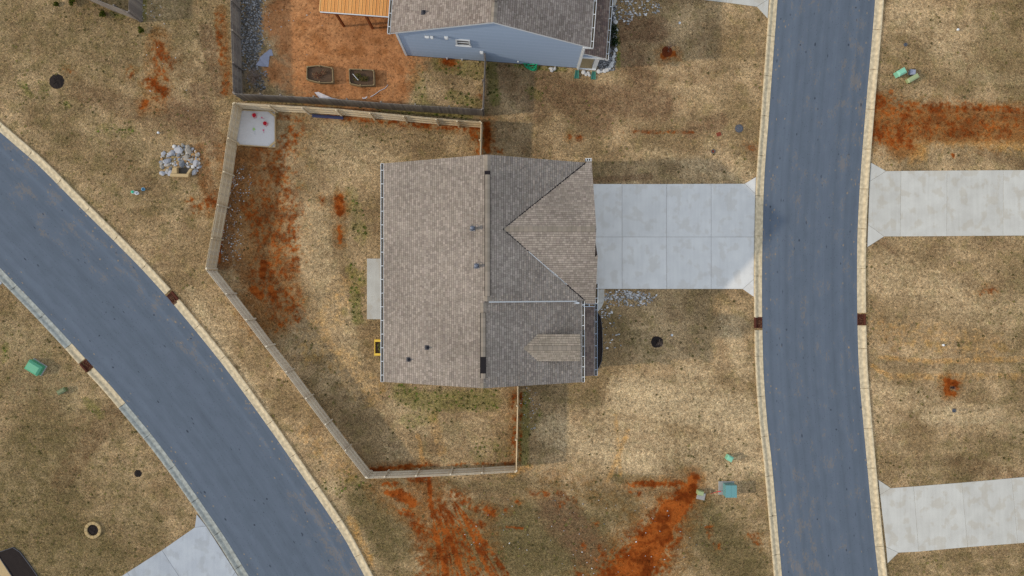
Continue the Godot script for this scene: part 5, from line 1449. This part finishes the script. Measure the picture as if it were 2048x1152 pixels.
func _ready() -> void:
	# ---- camera, sky, sun, exposure
	var cam := Camera3D.new()
	cam.name = "camera"
	cam.position = Vector3(0, CAM_H, 0)
	cam.rotation_degrees = Vector3(-90, 0, 0)
	cam.fov = 45.76
	cam.far = 600.0
	add_child(cam)
	cam.current = true
	var sky := ProceduralSkyMaterial.new()
	sky.sky_top_color = Color(0.765, 0.802, 0.852)
	sky.sky_horizon_color = Color(0.865, 0.865, 0.865)
	sky.sky_curve = 0.2
	sky.ground_bottom_color = Color(0.5, 0.45, 0.38)
	sky.ground_horizon_color = Color(0.7, 0.68, 0.64)
	sky.sun_angle_max = 4.0
	var env := Environment.new()
	env.background_mode = Environment.BG_SKY
	env.sky = Sky.new()
	env.sky.sky_material = sky
	env.tonemap_mode = Environment.TONE_MAPPER_LINEAR
	env.tonemap_exposure = 1.42
	env.background_energy_multiplier = 1.1
	env.sdfgi_enabled = true
	env.ssao_enabled = true
	env.ssil_enabled = true
	var we := WorldEnvironment.new()
	we.name = "sky"
	we.environment = env
	add_child(we)
	var sun := DirectionalLight3D.new()
	sun.name = "sun"
	sun.light_color = Color(1.0, 0.94, 0.85)
	sun.light_energy = 0.72
	sun.light_angular_distance = 1.5
	sun.shadow_enabled = true
	add_child(sun)
	sun.look_at_from_position(Vector3.ZERO, Vector3(14.93, -7.3, -1.25), Vector3.UP)

	# ---- ground, roads, paving
	for i in 256: lut.append(Color(i / 255.0, 0, 0).srgb_to_linear().r / LIT)
	rng.seed = 7
	make_materials()
	hard.resize(GW * GH)
	picket_mesh = box_mesh(Vector3(0.143, 1.78, 0.018))
	paint_ground()
	var gm := plain(Color.WHITE, 1.0)
	var strawy := PackedByteArray()
	strawy.resize(GW * GH)
	for i in GW * GH: strawy[i] = int(255.0 * (1.0 - 0.55 * clampf(maxf(weight["clay"][i] * 0.8, weight["soil"][i]), 0, 1)))
	gm.detail_mask = ImageTexture.create_from_image(Image.create_from_data(GW, GH, false, Image.FORMAT_L8, strawy))
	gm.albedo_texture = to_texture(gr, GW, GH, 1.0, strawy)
	gm.detail_enabled = true
	gm.detail_blend_mode = BaseMaterial3D.BLEND_MODE_MUL
	gm.detail_albedo = straw_texture()
	gm.detail_uv_layer = BaseMaterial3D.DETAIL_UV_2
	var st := begin()
	for e in [[0, 0], [1, 0], [1, 1], [0, 0], [1, 1], [0, 1]]:
		st.set_uv(Vector2(e[0], e[1]))
		st.set_uv2(Vector2(e[0] * GX, e[1] * GZ) * 2.0 / 11.0)
		st.add_vertex(Vector3(lerpf(-GX, GX, e[0]), 0, lerpf(-GZ, GZ, e[1])))
	struct("ground", done(st), gm, "dry lawn soil with patches of red clay between the streets", "ground")
	var far_m := grainy(alb(180, 152, 110), alb(140, 120, 84), 390, 0.05, 1.0, 0.02, 0.4)
	st = begin()
	for e in [[-320, -320, 320, -GZ], [-320, GZ, 320, 320], [-320, -GZ, -GX, GZ], [GX, -GZ, 320, GZ]]:
		quad(st, Vector3(e[0], 0, e[1]), Vector3(e[2], 0, e[1]), Vector3(e[2], 0, e[3]), Vector3(e[0], 0, e[3]))
	struct("far_ground", done(st), far_m, "dry grassland continuing beyond the lots", "ground")
	var er := smooth_path([1750, -60, 1750, 0, 1742, 100, 1733, 200, 1720.5, 360, 1715, 470, 1714, 560, 1715, 650, 1718, 740, 1726, 840, 1733.4, 920, 1740.7, 1000, 1748, 1075, 1757, 1152])
	var el := smooth_path([1559, -60, 1555, 0, 1546, 120, 1538, 230, 1529, 350, 1525.5, 450, 1524, 560, 1524.5, 640, 1527, 740, 1534, 840, 1543, 920, 1550.5, 1000, 1557, 1075, 1564, 1152])
	var wr := smooth_path([0, 264, 75, 329, 156, 410, 267, 521, 320, 578, 365, 630, 440, 722, 500, 803, 556, 881, 611, 961, 653, 1022, 693, 1084, 729, 1152])
	var wl := smooth_path([-40, 494, 0, 535, 20, 556, 80, 618, 137, 679, 171, 717, 224, 774, 308, 875, 367, 954, 410, 1016, 454, 1081, 498, 1152])
	road("east_road", el, er, road_texture(501, [[.3, .2, .5, .12, .4], [.85, .36, .2, .1, .75], [.25, .76, .3, .14, .85], [.5, .5, .6, .3, .1], [.3, .9, .3, .1, .6]]), "blue grey asphalt street running up past the driveways")
	road("west_road", wr, wl, road_texture(521, [[.12, .75, .25, .14, .8], [.2, .3, .3, .16, .4], [.1, .45, .15, .2, .45], [.3, .88, .3, .1, .6]]), "blue grey asphalt street curving around the fenced lot")
	var kt := plain(Color.WHITE, 0.9)
	kt.albedo_texture = kerb_texture(530, Vector3(224, 206, 172), Vector3(204, 184, 152))
	var kg := plain(Color.WHITE, 0.9)
	kg.albedo_texture = kerb_texture(540, Vector3(178, 181, 174), Vector3(178, 181, 174))
	var tan := func(_p: Vector2) -> int: return 0
	kerb("kerb", el, 1.0, [[s2(1524, 633), s2(1524, 657)]], [kt], tan, "tan concrete kerb along the driveway side of the straight street", 1.0)
	kerb("kerb", er, -1.0, [[s2(1714.5, 627), s2(1714.5, 651)]], [kt], tan, "tan concrete kerb before the two right hand driveways", 0.5)
	kerb("kerb", wr, -1.0, [[s2(332, 591), s2(349, 611)]], [kt], tan, "tan concrete kerb curving along the fenced lot", 1.3)
	kerb("kerb", wl, 1.0, [[s2(171, 717), s2(187, 735)]], [kt, kg], func(p: Vector2) -> int: return 0 if p.distance_to(s2(180, 727)) < 2.4 else 1, "bluish grey concrete kerb on the far side of the curved street", 0.2)
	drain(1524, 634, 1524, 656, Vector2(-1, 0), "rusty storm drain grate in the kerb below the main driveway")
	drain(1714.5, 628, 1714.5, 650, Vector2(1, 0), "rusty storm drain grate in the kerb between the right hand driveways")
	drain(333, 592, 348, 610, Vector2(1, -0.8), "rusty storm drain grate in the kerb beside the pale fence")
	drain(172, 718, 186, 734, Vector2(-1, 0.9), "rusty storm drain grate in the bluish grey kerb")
	slabs("driveway", "pale concrete driveway leading from the gabled garage to the street", M.concrete, [
		[1150, 368, 1244, 368, 1244, 474, 1150, 474], [1244, 368, 1333, 368, 1333, 474, 1244, 474], [1333, 368, 1422, 367.6, 1422, 474, 1333, 474], [1422, 367.6, 1489, 367.5, 1510.6, 388, 1508.6, 474, 1422, 474],
		[1150, 474, 1244, 474, 1244, 578, 1150, 578], [1244, 474, 1333, 474, 1333, 578, 1244, 578], [1333, 474, 1422, 474, 1422, 578, 1333, 578], [1422, 474, 1508.6, 474, 1507.4, 558.5, 1485, 578, 1422, 578],
		[1489, 367.5, 1511.8, 354, 1510.6, 388], [1485, 578, 1507.4, 558.5, 1507.8, 594]])
	slabs("walkway", "short curved concrete walk from the driveway to the porch", M.concrete_b, [[1150, 578.6, 1208.5, 578.6, 1209, 596, 1207, 606, 1196, 606, 1150, 606], [1150, 606, 1196, 606, 1207, 606, 1203, 615, 1197, 622, 1190, 626, 1150, 626]], "walkway")
	slabs("driveway", "pale concrete driveway across the street opposite the garage", M.concrete_b, [
		[1741, 325, 1772, 342.3, 1738.6, 363], [1738.6, 363, 1772, 342.3, 1801.6, 341.8, 1800, 473, 1768, 473, 1735.8, 449.5], [1735.8, 449.5, 1768, 473, 1734, 494.5], [1801.6, 341.8, 1893.4, 341, 1893, 472.4, 1800, 473], [1893.4, 341, 2006, 340.3, 2005.5, 471.6, 1893, 472.4], [2006, 340.3, 2110, 340, 2110, 471, 2005.5, 471.6], [2110, 340, 2215, 340, 2215, 471, 2110, 471]])
	slabs("driveway", "pale concrete driveway slanting up from the lower right kerb", M.concrete_b, [
		[1756, 959, 1781, 976, 1759.6, 989.5], [1759.6, 989.5, 1781, 976, 1826.7, 972.7, 1837, 1103, 1796.5, 1105, 1772, 1093.5], [1772, 1093.5, 1796.5, 1105, 1774.6, 1126.5], [1826.7, 972.7, 1923, 965, 1935, 1094, 1837, 1103], [1923, 965, 2023, 956, 2035, 1086.5, 1935, 1094], [2023, 956, 2123, 947, 2135, 1078, 2035, 1086.5], [2123, 947, 2223, 938, 2235, 1069, 2135, 1078]])
	slabs("driveway", "bluish concrete driveway on the far side of the curved street", M.concrete_c, [
		[393.6, 1028, 413, 1052, 390, 1054.4], [413, 1052, 471, 1143, 464, 1155, 392, 1203, 324.4, 1100, 390, 1054.4], [471, 1143, 484, 1163, 464, 1155], [324.4, 1100, 392, 1203, 320, 1252, 255, 1144.5], [255, 1144.5, 320, 1252, 250, 1300, 185, 1190]])
	slabs("driveway", "concrete driveway corner before the blue house", M.concrete_b, [
		[1537.5, -2, 1535.4, 37.4, 1513.5, 13.7], [1452, 5.5, 1513.5, 13.7, 1537.5, -2, 1541, -80, 1452, -90], [1340, -8, 1452, 5.5, 1452, -90, 1340, -100]])
	slabs("driveway", "corner of a pale driveway at the bluish grey kerb", M.concrete_c, [[-70, 490, -14, 545, 5, 566, -4, 574, -70, 600]])
	slabs("patio", "plain concrete patio slab at the left wall of the brown roofed house", M.concrete_b, [[734, 517, 800, 517, 800, 638.5, 734, 638.5]], "patio")
	slabs("porch", "tan concrete porch corner beside the dark mulch bed across the curved street", [M.concrete_tan], [[-60, 1030, 0, 1116, 24, 1153, -30, 1190, -120, 1060], [24, 1153, 60, 1208, 10, 1245, -30, 1190]], "porch")
	slabs("walkway", "rounded concrete walk before the blue house's porch", M.concrete_b, [[1190, -60, 1233, -60, 1234, 2, 1230, 12, 1222, 21, 1212, 24, 1190, 22]], "walkway")

	# ---- buildings and fences
	build_house()
	build_neighbour()
	fence("pale wooden privacy fence beside the dark fence, behind the sandbox", [[466, 205], [538, 209.5], [604, 213], [672, 217.5], [739.5, 224], [807, 230.5], [872, 236.5], [914, 240], [962.5, 243.5]], 1.0, "new_fence")
	fence("short pale fence joining the brown roofed house's upper gable", [[962.5, 243.5], [961.5, 280], [960, 352]], 1.0, "new_fence")
	fence("pale wooden privacy fence beside the sandbox and rock pile", [[410.5, 538], [421.5, 476], [433.5, 409], [445, 343], [454, 275.5], [466, 205]], 1.0, "new_fence")
	fence("long grey wooden privacy fence slanting along the curved street", [[732, 957], [689, 902], [649, 850], [610, 798], [570.5, 745], [530.5, 694], [490.5, 641], [450.5, 589], [410.5, 538]], 1.0, "grey_fence")
	fence("grey wooden privacy fence before the rutted red clay", [[1033, 944], [964, 948], [901, 951], [832, 954], [769, 956], [732, 957]], 1.0, "grey_fence")
	fence("pale fence running from the lower gable to the rutted clay fence", [[1036.5, 745], [1036, 812], [1034.5, 880], [1033, 944]], 1.0, "new_fence")
	fence("dark weathered fence along the gravel strip", [[466, 187], [464, 125], [462, 60], [460.5, 0], [459, -60], [457, -120]], 1.0, "dark_fence")
	fence("dark weathered fence behind the raised beds and orange soil", [[965.5, 219], [898, 214.5], [830, 210.5], [761, 205.5], [693, 200], [626.5, 195], [560, 191.5], [520, 189.5], [466, 187]], 1.0, "dark_fence")
	fence("dark weathered fence ending at the blue wall", [[970.5, 104], [968, 160], [965.5, 219]], 1.0, "dark_fence")
	fence("weathered fence slanting off from the left lawn corner", [[257, 24], [226, 12], [194, 0], [150, -20], [100, -42]], 1.0, "dark_fence")
	fence("weathered fence running up from the left lawn corner", [[259, -130], [258.5, -60], [258, -20], [257, 24]], 1.0, "dark_fence")

	build_small_things()
	grow_grass()
